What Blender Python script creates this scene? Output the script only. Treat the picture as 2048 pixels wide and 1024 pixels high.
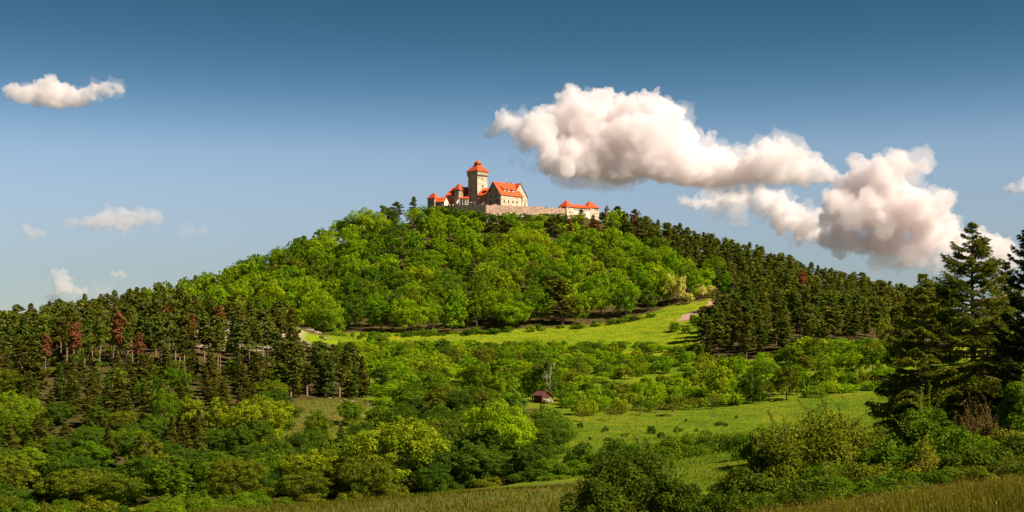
import bpy, bmesh, math, random
import numpy as np
from mathutils import Vector, noise as mnoise
from mathutils.geometry import tessellate_polygon

for o in list(bpy.data.objects):
    bpy.data.objects.remove(o)
S = bpy.context.scene
COL = S.collection
R = math.radians
rng = np.random.default_rng(7)

# ------------------------------------------------------------------ camera
F = 2813.0            # focal length in photograph pixels (2048 wide)
H0 = 720.0            # row of the horizon
cam_d = bpy.data.cameras.new('camera')
cam = bpy.data.objects.new('camera', cam_d)
COL.objects.link(cam)
cam.location = (0, 0, 0)
cam.rotation_euler = (R(90), 0, 0)
cam_d.sensor_width = 36.0
cam_d.lens = 36.0 * F / 2048.0
cam_d.shift_y = (H0 - 512.0) / 2048.0
cam_d.clip_start = 0.5
cam_d.clip_end = 60000
S.camera = cam

# ------------------------------------------------------------------ world and sun
SUN_EL, SUN_AZ = 44.0, 119.0      # azimuth clockwise from +Y: to the right and behind
sd = Vector((math.sin(R(SUN_AZ)) * math.cos(R(SUN_EL)), math.cos(R(SUN_AZ)) * math.cos(R(SUN_EL)), math.sin(R(SUN_EL))))
W = bpy.data.worlds.new('World')
S.world = W
W.use_nodes = True
wn, wl = W.node_tree.nodes, W.node_tree.links
wn.clear()
sky = wn.new('ShaderNodeTexSky')
sky.sky_type = 'NISHITA'
sky.sun_disc = False
sky.sun_elevation = R(SUN_EL)
sky.sun_rotation = R(SUN_AZ)
sky.altitude = 1200
sky.air_density = 1.0
sky.dust_density = 0.6
sky.ozone_density = 2.2
tcw = wn.new('ShaderNodeTexCoord')
sx_ = wn.new('ShaderNodeSeparateXYZ')
wl.new(tcw.outputs['Generated'], sx_.inputs[0])
sr = wn.new('ShaderNodeValToRGB')            # deep polarised blue overhead, milky air near the horizon
SKY = [(0.0, (0.52, 0.52, 0.53)), (0.06, (0.66, 0.63, 0.62)), (0.09, (0.84, 0.76, 0.73)), (0.12, (0.94, 0.86, 0.82)), (0.145, (0.92, 0.90, 0.86)), (0.165, (0.66, 0.76, 0.76)), (0.19, (0.38, 0.56, 0.59)), (0.22, (0.24, 0.43, 0.46)), (0.26, (0.16, 0.33, 0.36)), (0.40, (0.16, 0.33, 0.39)), (1.0, (0.16, 0.33, 0.39))]
sr.color_ramp.interpolation = 'B_SPLINE'
el = sr.color_ramp.elements
while len(el) < len(SKY): el.new(0.5)
for e_, (p_, c_) in zip(el, SKY): e_.position = p_; e_.color = (*c_, 1)
wl.new(sx_.outputs['Z'], sr.inputs[0])
hs = wn.new('ShaderNodeMixRGB'); hs.blend_type = 'MULTIPLY'; hs.inputs[0].default_value = 1.0
bg = wn.new('ShaderNodeBackground')
bg.inputs['Strength'].default_value = 0.058
wo = wn.new('ShaderNodeOutputWorld')
wl.new(sky.outputs[0], hs.inputs[1])
wl.new(sr.outputs[0], hs.inputs[2])
wl.new(hs.outputs[0], bg.inputs[0])
wl.new(bg.outputs[0], wo.inputs[0])

sun_d = bpy.data.lights.new('sun', 'SUN')
sun_d.energy = 4.6
sun_d.angle = R(0.53)
sun_d.color = (1.0, 0.89, 0.74)
sun = bpy.data.objects.new('sun', sun_d)
COL.objects.link(sun)
sun.location = sd * 300
sun.rotation_euler = (-sd).to_track_quat('-Z', 'Y').to_euler()

S.view_settings.view_transform = 'Standard'
S.view_settings.look = 'None'
S.view_settings.exposure = 1.05
S.view_settings.gamma = 1.0
S.view_settings.use_curve_mapping = False
S.cycles.max_bounces = 32
S.cycles.diffuse_bounces = 3
S.cycles.transmission_bounces = 3
S.cycles.transparent_max_bounces = 6
S.cycles.volume_bounces = 28
S.cycles.use_denoising = True
S.cycles.use_adaptive_sampling = True
S.cycles.adaptive_threshold = 0.02

# ------------------------------------------------------------------ helpers
def P(px, py, Y):
    return Vector(((px - 1024) / F * Y, Y, (H0 - py) / F * Y))
def XX(px, Y):
    return (px - 1024) / F * Y
def ZZ(py, Y):
    return (H0 - py) / F * Y

def tag(o, label=None, cat=None, group=None, kind=None):
    if label: o['label'] = label
    if cat: o['category'] = cat
    if group: o['group'] = group
    if kind: o['kind'] = kind
    return o
def empty(name, loc=(0, 0, 0), rz=0.0):
    o = bpy.data.objects.new(name, None)
    COL.objects.link(o)
    o.location = loc
    o.rotation_euler = (0, 0, rz)
    o.empty_display_size = 0.5
    return o
def link(name, me, mat=None, parent=None):
    o = bpy.data.objects.new(name, me)
    COL.objects.link(o)
    if mat is not None and len(me.materials) == 0:
        me.materials.append(mat)
    if parent is not None:
        o.parent = parent
    return o
def mesh_py(name, vs, fs, smooth=False):
    me = bpy.data.meshes.new(name)
    me.from_pydata([tuple(v) for v in vs], [], fs)
    me.validate()
    me.update()
    if smooth:
        me.polygons.foreach_set('use_smooth', [True] * len(me.polygons))
    return me
def mesh_np(name, verts, faces, tint=None, smooth=False, attr='tint'):
    """verts (N,3), faces (M,k) all alike"""
    me = bpy.data.meshes.new(name)
    n, (m, k) = len(verts), faces.shape
    me.vertices.add(n)
    me.vertices.foreach_set('co', np.ascontiguousarray(verts, dtype=np.float32).ravel())
    me.loops.add(m * k)
    me.loops.foreach_set('vertex_index', np.ascontiguousarray(faces, dtype=np.int32).ravel())
    me.polygons.add(m)
    me.polygons.foreach_set('loop_start', np.arange(0, m * k, k, dtype=np.int32))
    if tint is not None:
        a = me.attributes.new(attr, 'FLOAT', 'FACE')
        a.data.foreach_set('value', np.ascontiguousarray(tint, dtype=np.float32))
    if smooth:
        me.polygons.foreach_set('use_smooth', np.ones(m, dtype=bool))
    me.update(calc_edges=True)
    return me

class MB:
    """collects polygons of one mesh"""
    def __init__(s):
        s.v, s.f = [], []
    def poly(s, pts):
        i = len(s.v)
        s.v += [Vector(p) for p in pts]
        s.f.append(list(range(i, i + len(pts))))
    def prism(s, base, top):
        """base and top: equal loops, counter-clockwise from above"""
        n = len(base)
        i = len(s.v)
        s.v += [Vector(p) for p in base] + [Vector(p) for p in top]
        s.f.append([i + k for k in reversed(range(n))])
        s.f.append([i + n + k for k in range(n)])
        for k in range(n):
            j = (k + 1) % n
            s.f.append([i + k, i + j, i + n + j, i + n + k])
    def box(s, c, ax, ay, az):
        c, ax, ay, az = Vector(c), Vector(ax), Vector(ay), Vector(az)
        b = [c - ax - ay - az, c + ax - ay - az, c + ax + ay - az, c - ax + ay - az]
        t = [c - ax - ay + az, c + ax - ay + az, c + ax + ay + az, c - ax + ay + az]
        s.prism(b, t)
    def tube(s, pts, rads, n=6):
        pts = [Vector(p) for p in pts]
        i0 = len(s.v)
        for k, p in enumerate(pts):
            d = (pts[min(k + 1, len(pts) - 1)] - pts[max(k - 1, 0)]).normalized()
            a = d.cross(Vector((0.31, 0.95, 0.11)))
            if a.length < 1e-3: a = d.cross(Vector((1, 0, 0)))
            a.normalize()
            b = d.cross(a)
            for j in range(n):
                t = 2 * math.pi * j / n
                s.v.append(p + (a * math.cos(t) + b * math.sin(t)) * rads[k])
        for k in range(len(pts) - 1):
            for j in range(n):
                q = (j + 1) % n
                s.f.append([i0 + k * n + j, i0 + k * n + q, i0 + (k + 1) * n + q, i0 + (k + 1) * n + j])
        s.f.append([i0 + j for j in reversed(range(n))])
        e = i0 + (len(pts) - 1) * n
        s.f.append([e + j for j in range(n)])
    def face_holes(s, o, ux, uy, outer, holes, depth=0.35, inward=None):
        """planar wall: outer outline and rectangular holes in (x, y) along ux, uy from o, with reveals"""
        to3 = lambda p: Vector(o) + Vector(ux) * p[0] + Vector(uy) * p[1]
        loops = [[Vector((p[0], p[1], 0)) for p in outer]]
        for (x0, y0, x1, y1) in holes:
            loops.append([Vector((x0, y0, 0)), Vector((x0, y1, 0)), Vector((x1, y1, 0)), Vector((x1, y0, 0))])
        flat = [p for l in loops for p in l]
        i = len(s.v)
        s.v += [to3(p) for p in flat]
        for t in tessellate_polygon(loops):
            s.f.append([i + a for a in t])
        for (x0, y0, x1, y1) in holes:
            c = [(x0, y0), (x1, y0), (x1, y1), (x0, y1)]
            for k in range(4):
                a, b = to3(c[k]), to3(c[(k + 1) % 4])
                s.poly([a, b, b + inward * depth, a + inward * depth])
    def build(s, name, mat, parent=None, smooth=False, loc=None):
        me = mesh_py(name, s.v, s.f, smooth)
        return link(name, me, mat, parent)

# ------------------------------------------------------------------ materials
MATS = {}
def newmat(name):
    m = bpy.data.materials.new(name)
    m.use_nodes = True
    n, l = m.node_tree.nodes, m.node_tree.links
    n.clear()
    out = n.new('ShaderNodeOutputMaterial')
    MATS[name] = m
    return m, n, l, out
def ramp(n, stops):
    r = n.new('ShaderNodeValToRGB')
    el = r.color_ramp.elements
    while len(el) < len(stops): el.new(0.5)
    for e, (p, c) in zip(el, stops):
        e.position = p
        e.color = (*c, 1)
    return r
def foliage(name, cols, transl=0.35, hue=0.02, val=0.35, gloss=0.0):
    """cols: colours an individual may have; tint: leaf-cluster variation"""
    m, n, l, out = newmat(name)
    oi = n.new('ShaderNodeObjectInfo')
    st = [(i / max(1, len(cols) - 1), c) for i, c in enumerate(cols)]
    rp = ramp(n, st)
    l.new(oi.outputs['Random'], rp.inputs[0])
    at = n.new('ShaderNodeAttribute'); at.attribute_name = 'tint'
    hsv = n.new('ShaderNodeHueSaturation')
    mr = n.new('ShaderNodeMapRange')
    mr.inputs['To Min'].default_value = 0.5 + hue; mr.inputs['To Max'].default_value = 0.5 - hue
    l.new(at.outputs['Fac'], mr.inputs[0]); l.new(mr.outputs[0], hsv.inputs['Hue'])
    mv = n.new('ShaderNodeMapRange')
    mv.inputs['To Min'].default_value = 1 - val; mv.inputs['To Max'].default_value = 1 + val
    l.new(at.outputs['Fac'], mv.inputs[0]); l.new(mv.outputs[0], hsv.inputs['Value'])
    l.new(rp.outputs[0], hsv.inputs['Color'])
    df = n.new('ShaderNodeBsdfDiffuse'); tr = n.new('ShaderNodeBsdfTranslucent')
    l.new(hsv.outputs[0], df.inputs[0])
    yl = n.new('ShaderNodeMixRGB'); yl.blend_type = 'MULTIPLY'; yl.inputs[0].default_value = 1
    yl.inputs[2].default_value = (1.25, 1.1, 0.45, 1)
    l.new(hsv.outputs[0], yl.inputs[1]); l.new(yl.outputs[0], tr.inputs[0])
    mx = n.new('ShaderNodeMixShader'); mx.inputs[0].default_value = transl
    l.new(df.outputs[0], mx.inputs[1]); l.new(tr.outputs[0], mx.inputs[2])
    last = mx
    if gloss:
        g = n.new('ShaderNodeBsdfGlossy'); g.inputs['Roughness'].default_value = 0.45
        g.inputs['Color'].default_value = (0.8, 0.85, 0.7, 1)
        m2 = n.new('ShaderNodeMixShader'); m2.inputs[0].default_value = gloss
        l.new(mx.outputs[0], m2.inputs[1]); l.new(g.outputs[0], m2.inputs[2])
        last = m2
    l.new(last.outputs[0], out.inputs[0])
    return m
def rough(name, cols, scale, rough_=0.9, bump=0.0, coord='Object', detail=6, rnd=0.0, brick=None):
    m, n, l, out = newmat(name)
    tc = n.new('ShaderNodeTexCoord')
    ns = n.new('ShaderNodeTexNoise'); ns.inputs['Scale'].default_value = scale; ns.inputs['Detail'].default_value = detail
    ns.inputs['Roughness'].default_value = 0.65
    l.new(tc.outputs[coord], ns.inputs['Vector'])
    rp = ramp(n, [(0.28 + 0.44 * i / max(1, len(cols) - 1), c) for i, c in enumerate(cols)])
    l.new(ns.outputs[0], rp.inputs[0])
    b = n.new('ShaderNodeBsdfPrincipled'); b.inputs['Roughness'].default_value = rough_
    b.inputs['Specular IOR Level'].default_value = 0.2
    col = rp.outputs[0]
    if brick:
        vo = n.new('ShaderNodeTexVoronoi'); vo.inputs['Scale'].default_value = brick
        l.new(tc.outputs[coord], vo.inputs['Vector'])
        mr = n.new('ShaderNodeMapRange'); mr.inputs['To Min'].default_value = 0.62; mr.inputs['To Max'].default_value = 1.25
        sp = n.new('ShaderNodeSeparateColor'); l.new(vo.outputs['Color'], sp.inputs[0]); l.new(sp.outputs[0], mr.inputs[0])
        mm = n.new('ShaderNodeMixRGB'); mm.blend_type = 'MULTIPLY'; mm.inputs[0].default_value = 1
        l.new(col, mm.inputs[1]); l.new(mr.outputs[0], mm.inputs[2]); col = mm.outputs[0]
    l.new(col, b.inputs['Base Color'])
    if bump:
        bp = n.new('ShaderNodeBump'); bp.inputs['Strength'].default_value = bump; bp.inputs['Distance'].default_value = 0.1
        l.new(ns.outputs[0], bp.inputs['Height']); l.new(bp.outputs[0], b.inputs['Normal'])
    l.new(b.outputs[0], out.inputs[0])
    return m

# broadleaf greens
foliage('leaf_bright', [(0.175, 0.31, 0.007), (0.24, 0.34, 0.008), (0.15, 0.285, 0.008), (0.28, 0.35, 0.010)], 0.42, val=0.4)
foliage('leaf_mid', [(0.100, 0.19, 0.007), (0.135, 0.205, 0.008), (0.082, 0.165, 0.008), (0.16, 0.20, 0.008)], 0.36, val=0.4)
foliage('leaf_dark', [(0.062, 0.116, 0.008), (0.078, 0.130, 0.009), (0.054, 0.104, 0.009)], 0.3, val=0.35)
foliage('leaf_olive', [(0.120, 0.150, 0.009), (0.150, 0.160, 0.010), (0.105, 0.145, 0.009)], 0.32, val=0.35)
foliage('leaf_yellow', [(0.19, 0.255, 0.009), (0.23, 0.27, 0.010), (0.16, 0.235, 0.009)], 0.35, val=0.4)
foliage('leaf_fresh', [(0.12, 0.215, 0.014), (0.14, 0.225, 0.012)], 0.42, val=0.3)
foliage('blossom_cream', [(0.62, 0.55, 0.13), (0.55, 0.50, 0.10)], 0.25, val=0.25)
foliage('blossom_white', [(0.60, 0.58, 0.38), (0.6, 0.58, 0.4)], 0.25, val=0.25)
foliage('needle_dark', [(0.100, 0.136, 0.016), (0.122, 0.144, 0.016), (0.084, 0.120, 0.016), (0.138, 0.148, 0.018)], 0.2, val=0.4)
foliage('needle_brown', [(0.102, 0.104, 0.012), (0.120, 0.110, 0.014), (0.090, 0.102, 0.012)], 0.2, val=0.35)
foliage('needle_rust', [(0.24, 0.095, 0.035), (0.21, 0.09, 0.035), (0.25, 0.11, 0.04)], 0.2, val=0.3)
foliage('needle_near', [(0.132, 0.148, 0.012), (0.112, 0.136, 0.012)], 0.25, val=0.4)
foliage('needle_shade', [(0.030, 0.045, 0.010), (0.035, 0.05, 0.010)], 0.2, val=0.35)  # dark copy of the near needles, shade put into the colour
foliage('leaf_near_bright', [(0.095, 0.170, 0.009), (0.108, 0.180, 0.010)], 0.4, val=0.4)
foliage('leaf_near_dark', [(0.068, 0.106, 0.008), (0.080, 0.116, 0.008)], 0.35, val=0.4)
foliage('leaf_near_olive', [(0.120, 0.152, 0.009), (0.132, 0.158, 0.010)], 0.35, val=0.45)
foliage('leaf_near_red', [(0.12, 0.075, 0.02), (0.11, 0.08, 0.02)], 0.3, val=0.45)
foliage('leaf_flower', [(0.20, 0.205, 0.015), (0.18, 0.19, 0.015)], 0.3, val=0.4)
foliage('grass_blade', [(0.098, 0.100, 0.009), (0.098, 0.100, 0.009)], 0.3, hue=0.03, val=0.55)
foliage('grass_dry', [(0.19, 0.145, 0.022), (0.19, 0.145, 0.022)], 0.3, hue=0.03, val=0.6)
foliage('grass_lush', [(0.115, 0.165, 0.008), (0.115, 0.165, 0.008)], 0.3, hue=0.02, val=0.35)
rough('bark_pine', [(0.16, 0.085, 0.055), (0.26, 0.155, 0.11), (0.11, 0.06, 0.045)], 1.6)
rough('bark_grey', [(0.07, 0.055, 0.04), (0.13, 0.105, 0.08)], 1.5)
rough('bark_white', [(0.36, 0.32, 0.25), (0.44, 0.40, 0.32), (0.16, 0.13, 0.10)], 2.0)
rough('twig_brown', [(0.16, 0.085, 0.05), (0.24, 0.13, 0.08)], 3.0)
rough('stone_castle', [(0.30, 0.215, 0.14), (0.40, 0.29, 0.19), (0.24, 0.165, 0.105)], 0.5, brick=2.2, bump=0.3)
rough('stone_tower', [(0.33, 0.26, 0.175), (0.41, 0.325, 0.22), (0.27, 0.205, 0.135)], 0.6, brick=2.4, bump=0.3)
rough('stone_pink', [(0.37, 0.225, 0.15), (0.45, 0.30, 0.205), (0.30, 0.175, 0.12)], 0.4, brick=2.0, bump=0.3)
rough('stone_sunlit', [(0.52, 0.39, 0.255), (0.59, 0.455, 0.31), (0.43, 0.305, 0.195)], 0.55, brick=1.8, bump=0.2)  # castle stone lightened for the sun-facing walls, sunlight put into its colour
rough('plaster', [(0.72, 0.62, 0.48), (0.78, 0.70, 0.56)], 0.8)
rough('brick_orange', [(0.46, 0.17, 0.075), (0.54, 0.22, 0.10)], 0.8, brick=2.5)
rough('roof_tile', [(0.50, 0.055, 0.012), (0.60, 0.095, 0.025), (0.34, 0.040, 0.012)], 0.45, brick=3.0, rough_=0.8)
rough('roof_slate', [(0.05, 0.042, 0.045), (0.085, 0.07, 0.07)], 1.0)
rough('timber_dark', [(0.045, 0.028, 0.018), (0.07, 0.045, 0.03)], 2.0)
rough('verdigris', [(0.16, 0.24, 0.20), (0.22, 0.30, 0.26)], 3.0, rough_=0.6)
rough('window_glass', [(0.015, 0.016, 0.02), (0.03, 0.03, 0.034)], 1.0, rough_=0.25)
rough('window_red', [(0.22, 0.06, 0.04), (0.28, 0.08, 0.05)], 1.0)
rough('white_paint', [(0.75, 0.73, 0.70), (0.8, 0.78, 0.75)], 2.0)
rough('hut_board', [(0.10, 0.028, 0.018), (0.14, 0.036, 0.022)], 3.0)
rough('hut_roof', [(0.13, 0.045, 0.036), (0.17, 0.06, 0.046)], 2.0)
rough('limestone', [(0.17, 0.12, 0.085), (0.25, 0.19, 0.14), (0.14, 0.09, 0.065)], 1.2, bump=0.4)
rough('red_earth', [(0.27, 0.145, 0.095), (0.38, 0.225, 0.16), (0.30, 0.185, 0.13)], 0.6, bump=0.3)

# ------------------------------------------------------------------ terrain
CP = []          # (X, Y, Z) control points
def cp(px, py, Y): CP.append((XX(px, Y), Y, ZZ(py, Y)))
# castle plateau and the steep rim under its walls
for x in (-38, -20, 0, 20, 40): CP.append((x, 716, 74 - max(0, x) * 0.05)); CP.append((x, 735, 72 - max(0, x) * 0.05))
for x in (-40, -20, 0, 20, 45): CP.append((x, 683, 63.5 - max(0, x - 10) * 0.04))
# ground along the skyline
for a in ((760, 468, 705), (640, 500, 700), (560, 548, 690), (480, 582, 680), (400, 605, 660), (300, 640, 600)): cp(*a)
for a in ((1245, 470, 690), (1350, 503, 670), (1450, 534, 650), (1550, 570, 630), (1650, 605, 610), (1790, 655, 580), (1900, 690, 560)): cp(*a)
# foot of the hill forest
for a in ((640, 672, 505), (720, 666, 512), (800, 668, 515), (900, 667, 518), (1000, 660, 520), (1100, 655, 522), (1200, 649, 526), (1280, 634, 532), (1350, 612, 540), (1430, 600, 545)): cp(*a)
# upper meadow strip
for a in ((640, 695, 470), (760, 694, 470), (900, 694, 472), (1050, 694, 472), (1200, 694, 468), (1320, 690, 470), (1400, 660, 485)): cp(*a)
# scrub slope
for a in ((760, 760, 392), (900, 760, 396), (1050, 760, 398), (1200, 757, 398), (1400, 752, 396), (1600, 745, 392), (1760, 740, 385), (1500, 712, 425), (1700, 690, 430)): cp(*a)
# middle meadow
for a in ((1110, 848, 300), (1250, 832, 312), (1420, 818, 322), (1600, 802, 330), (1740, 794, 334), (1150, 905, 240), (1300, 880, 252), (1450, 868, 268), (1600, 850, 285)): cp(*a)
# left spur
for a in ((-60, 760, 420), (60, 728, 430), (150, 706, 438), (220, 692, 445), (300, 676, 455), (420, 650, 470), (520, 640, 480), (600, 655, 480),
          (380, 690, 425), (500, 690, 425), (620, 694, 440), (0, 745, 375), (200, 742, 372), (400, 735, 380), (560, 750, 385), (0, 800, 320), (250, 795, 320), (480, 790, 325), (680, 800, 332)): cp(*a)
# lower left slope and valley
for a in ((600, 862, 288), (560, 905, 262), (0, 900, 260), (250, 895, 258), (430, 890, 262), (0, 1000, 212), (250, 1000, 212), (480, 1004, 208), (700, 1000, 206), (880, 990, 206), (1030, 965, 214), (820, 870, 290), (960, 870, 285)): cp(*a)
# near meadow and its crest
for a in ((560, 1034, 104), (700, 1014, 112), (860, 993, 118), (1000, 979, 120), (1140, 974, 124), (1300, 960, 140), (1440, 909, 168), (1520, 902, 172), (1400, 962, 132), (1620, 900, 170),
          (300, 1060, 100), (100, 1090, 95), (700, 1040, 98), (1000, 1010, 100), (1200, 1010, 105)): cp(*a)
# slope the camera stands on
CP += [(0, 0, -1.75), (0, -30, 0.5), (0, 20, -3.6), (0, 45, -6.6), (-15, 40, -7.4), (-30, 60, -9.6), (-40, 20, -7.0), (0, 70, -8.8), (20, -30, 2.0), (-40, -30, -2)]
for a in ((1600, 1046, 37), (1820, 1014, 41), (2048, 982, 44), (2200, 962, 46), (1620, 1020, 62), (1800, 985, 72), (2020, 955, 76), (1760, 880, 150), (1900, 900, 130), (2040, 895, 130), (2250, 900, 130), (1950, 850, 200), (2100, 790, 300), (2000, 760, 400)): cp(*a)
CP += [(14, 20, -1.9), (24, 30, -1.8)]
# behind the hill and far sides
for x in (-300, -150, 0, 150, 300): CP.append((x, 880, 22 - abs(x) * 0.08)); CP.append((x, 1100, -18))
for (x, y, z) in ((-420, 500, -6), (-420, 300, -16), (-300, 150, -16), (-200, 60, -12), (420, 500, -6), (420, 300, -10), (300, 150, -8), (220, 50, -3), (-500, 800, -16), (500, 800, -16), (-200, -120, 2), (200, -120, 8), (-320, 620, 4), (320, 620, 6)): CP.append((x, y, z))
CPA = np.array(CP)
def _tps(r2): return 0.5 * r2 * np.log(r2 + 1e-9)
_c = CPA[:, :2] / 100.0
_n = len(_c)
_K = _tps(((_c[:, None] - _c[None]) ** 2).sum(-1)) + np.eye(_n) * 0.004
_Pm = np.concatenate([np.ones((_n, 1)), _c], 1)
_A = np.block([[_K, _Pm], [_Pm.T, np.zeros((3, 3))]])
_w = np.linalg.solve(_A, np.concatenate([CPA[:, 2], np.zeros(3)]))
def sm(a, b, x):
    t = np.clip((x - a) / (b - a), 0, 1)
    return t * t * (3 - 2 * t)
def terr(X, Y):
    X = np.atleast_1d(np.asarray(X, float)); Y = np.atleast_1d(np.asarray(Y, float))
    out = np.empty_like(X)
    for i in range(0, len(X), 20000):
        p = np.stack([X[i:i + 20000], Y[i:i + 20000]], 1) / 100.0
        k = _tps(((p[:, None] - _c[None]) ** 2).sum(-1))
        out[i:i + 20000] = k @ _w[:_n] + _w[_n] + p @ _w[_n + 1:]
    d = np.sqrt((X / 520) ** 2 + ((Y - 420) / 760) ** 2)
    b = sm(0.86, 1.25, d)
    far = -18 + 6 * np.sin(X / 700.0) * np.cos(Y / 900.0)
    und = 0.35 * np.sin(X / 9.0 + 1.3 * np.sin(Y / 13.0)) * np.cos(Y / 11.0 + 0.7) * sm(60, 200, Y)
    return out * (1 - b) + far * b + und
def tz(x, y): return float(terr([x], [y])[0])
def proj(X, Y, Z):
    return 1024 + X / Y * F, H0 - Z / Y * F

def ground_y(px, py, Yk=350.0):
    for _ in range(60):
        z = tz(XX(px, Yk), Yk)
        Yk += ((H0 - z / Yk * F) - py) * 0.5
    return Yk
HUT_Y = ground_y(1085, 805)
def inpoly(px, py, poly):
    px = np.asarray(px); py = np.asarray(py)
    c = np.zeros(px.shape, bool)
    j = len(poly) - 1
    for i in range(len(poly)):
        xi, yi = poly[i]; xj, yj = poly[j]
        c ^= ((yi > py) != (yj > py)) & (px < (xj - xi) * (py - yi) / (yj - yi + 1e-9) + xi)
        j = i
    return c

HILL = [(230, 655), (330, 668), (420, 655), (520, 645), (590, 655), (640, 672), (720, 664), (800, 667), (900, 667), (1000, 660), (1100, 655), (1200, 648), (1280, 633), (1335, 612), (1420, 600),
        (1430, 575), (1340, 545), (1290, 512), (1240, 480), (1240, 440), (1160, 400), (850, 395), (640, 440), (300, 560), (200, 600)]
RPINE = [(1240, 440), (1240, 480), (1290, 512), (1340, 545), (1430, 575), (1445, 612), (1440, 640), (1405, 665), (1390, 700), (1420, 722), (1500, 722), (1600, 706), (1700, 688), (1790, 680), (1900, 700), (1900, 600), (1500, 480), (1300, 430)]
LPINE = [(-60, 640), (100, 640), (230, 640), (330, 650), (430, 650), (520, 640), (560, 660), (650, 700), (690, 735), (745, 795), (660, 796), (560, 800), (420, 795), (200, 800), (-60, 800)]
BARE = [(360, 640), (480, 612), (555, 628), (600, 660), (615, 690), (590, 700), (560, 702), (420, 700), (365, 690)]
LOWL = [(-60, 800), (200, 800), (420, 796), (560, 800), (560, 860), (580, 905), (640, 910), (780, 880), (830, 800), (1000, 790), (1095, 830), (1110, 920), (1060, 962), (880, 990), (700, 1003), (480, 1010), (-60, 1020)]
SHRUB = [(650, 712), (700, 696), (780, 690), (1000, 687), (1230, 686), (1320, 700), (1390, 702), (1420, 724), (1500, 724), (1600, 708), (1700, 690), (1790, 680), (1830, 720), (1780, 778), (1700, 785), (1600, 800), (1500, 812), (1400, 818), (1250, 828), (1110, 845), (1000, 800), (830, 800), (780, 820), (750, 796), (690, 735)]
LANES = [[(1190, 772), (1290, 752), (1370, 742), (1375, 756), (1290, 768), (1195, 786)], [(1225, 706), (1270, 690), (1290, 700), (1240, 722)], [(1240, 812), (1330, 795), (1350, 806), (1250, 824)], [(560, 800), (690, 792), (750, 805), (700, 850), (600, 900), (560, 880)]]
TRACK = [(1366, 642), (1375, 632), (1392, 625), (1412, 619), (1424, 612), (1432, 603), (1452, 596)]

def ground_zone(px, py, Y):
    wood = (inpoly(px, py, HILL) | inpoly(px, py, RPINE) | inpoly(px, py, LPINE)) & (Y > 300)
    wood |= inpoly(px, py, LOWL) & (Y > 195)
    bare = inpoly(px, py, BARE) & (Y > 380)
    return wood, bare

xs = np.concatenate([-np.geomspace(9000, 380, 26), np.arange(-370, 371, 3.5), np.geomspace(380, 9000, 26)])
ys = np.concatenate([-np.geomspace(4000, 60, 18), np.arange(-50, 60, 2.0), np.arange(60, 240, 2.5), np.arange(240, 780, 3.5), np.geomspace(785, 12000, 40)])
GX, GY = np.meshgrid(xs, ys)
gx, gy = GX.ravel(), GY.ravel()
gz = terr(gx, gy)
fx = lambda i, j: i * len(xs) + j
I, J = np.meshgrid(np.arange(len(ys) - 1), np.arange(len(xs) - 1), indexing='ij')
I, J = I.ravel(), J.ravel()
faces = np.stack([fx(I, J), fx(I, J + 1), fx(I + 1, J + 1), fx(I + 1, J)], 1)
me = mesh_np('terrain', np.stack([gx, gy, gz], 1), faces, smooth=True)
yy = np.maximum(gy, 5)
gpx, gpy = proj(gx, yy, gz)
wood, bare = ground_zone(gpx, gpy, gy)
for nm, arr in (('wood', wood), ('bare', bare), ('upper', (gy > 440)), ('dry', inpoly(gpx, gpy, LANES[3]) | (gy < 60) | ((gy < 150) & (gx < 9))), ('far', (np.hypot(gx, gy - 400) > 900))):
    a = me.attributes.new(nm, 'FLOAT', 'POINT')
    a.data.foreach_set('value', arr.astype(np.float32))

m, n, l, out = newmat('ground')
tc = n.new('ShaderNodeTexCoord')
def nz(scale, detail=5):
    t = n.new('ShaderNodeTexNoise'); t.inputs['Scale'].default_value = scale; t.inputs['Detail'].default_value = detail
    t.inputs['Roughness'].default_value = 0.7
    l.new(tc.outputs['Object'], t.inputs['Vector']); return t
def attr(nm):
    a = n.new('ShaderNodeAttribute'); a.attribute_name = nm; return a.outputs['Fac']
def mix(f, a, b, t='MIX'):
    x = n.new('ShaderNodeMixRGB'); x.blend_type = t
    if isinstance(f, float): x.inputs[0].default_value = f
    else: l.new(f, x.inputs[0])
    for k, v in ((1, a), (2, b)):
        if isinstance(v, tuple): x.inputs[k].default_value = (*v, 1)
        else: l.new(v, x.inputs[k])
    return x.outputs[0]
n1, n2, n3 = nz(0.06), nz(0.6), nz(3.0)
g1 = ramp(n, [(0.3, (0.080, 0.135, 0.006)), (0.5, (0.12, 0.17, 0.007)), (0.7, (0.17, 0.175, 0.010))]); l.new(n1.outputs[0], g1.inputs[0])
g2 = ramp(n, [(0.32, (0.55, 0.66, 0.6)), (0.5, (1.0, 1.0, 1.0)), (0.68, (1.3, 1.12, 1.1))]); n4 = nz(0.22); l.new(n4.outputs[0], g2.inputs[0])
g3 = ramp(n, [(0.25, (0.72, 0.75, 0.7)), (0.75, (1.25, 1.2, 1.2))]); l.new(n3.outputs[0], g3.inputs[0])
gr = mix(1.0, mix(1.0, g1.outputs[0], g2.outputs[0], 'MULTIPLY'), g3.outputs[0], 'MULTIPLY')
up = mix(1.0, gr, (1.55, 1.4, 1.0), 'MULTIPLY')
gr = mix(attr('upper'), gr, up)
dr = ramp(n, [(0.42, (0.09, 0.11, 0.012)), (0.56, (0.13, 0.12, 0.02)), (0.68, (0.20, 0.12, 0.05))]); l.new(n2.outputs[0], dr.inputs[0])
gr = mix(attr('dry'), gr, dr.outputs[0])
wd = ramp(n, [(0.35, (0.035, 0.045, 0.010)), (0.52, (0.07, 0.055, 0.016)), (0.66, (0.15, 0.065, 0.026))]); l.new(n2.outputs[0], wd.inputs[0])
gr = mix(attr('wood'), gr, wd.outputs[0])
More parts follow.
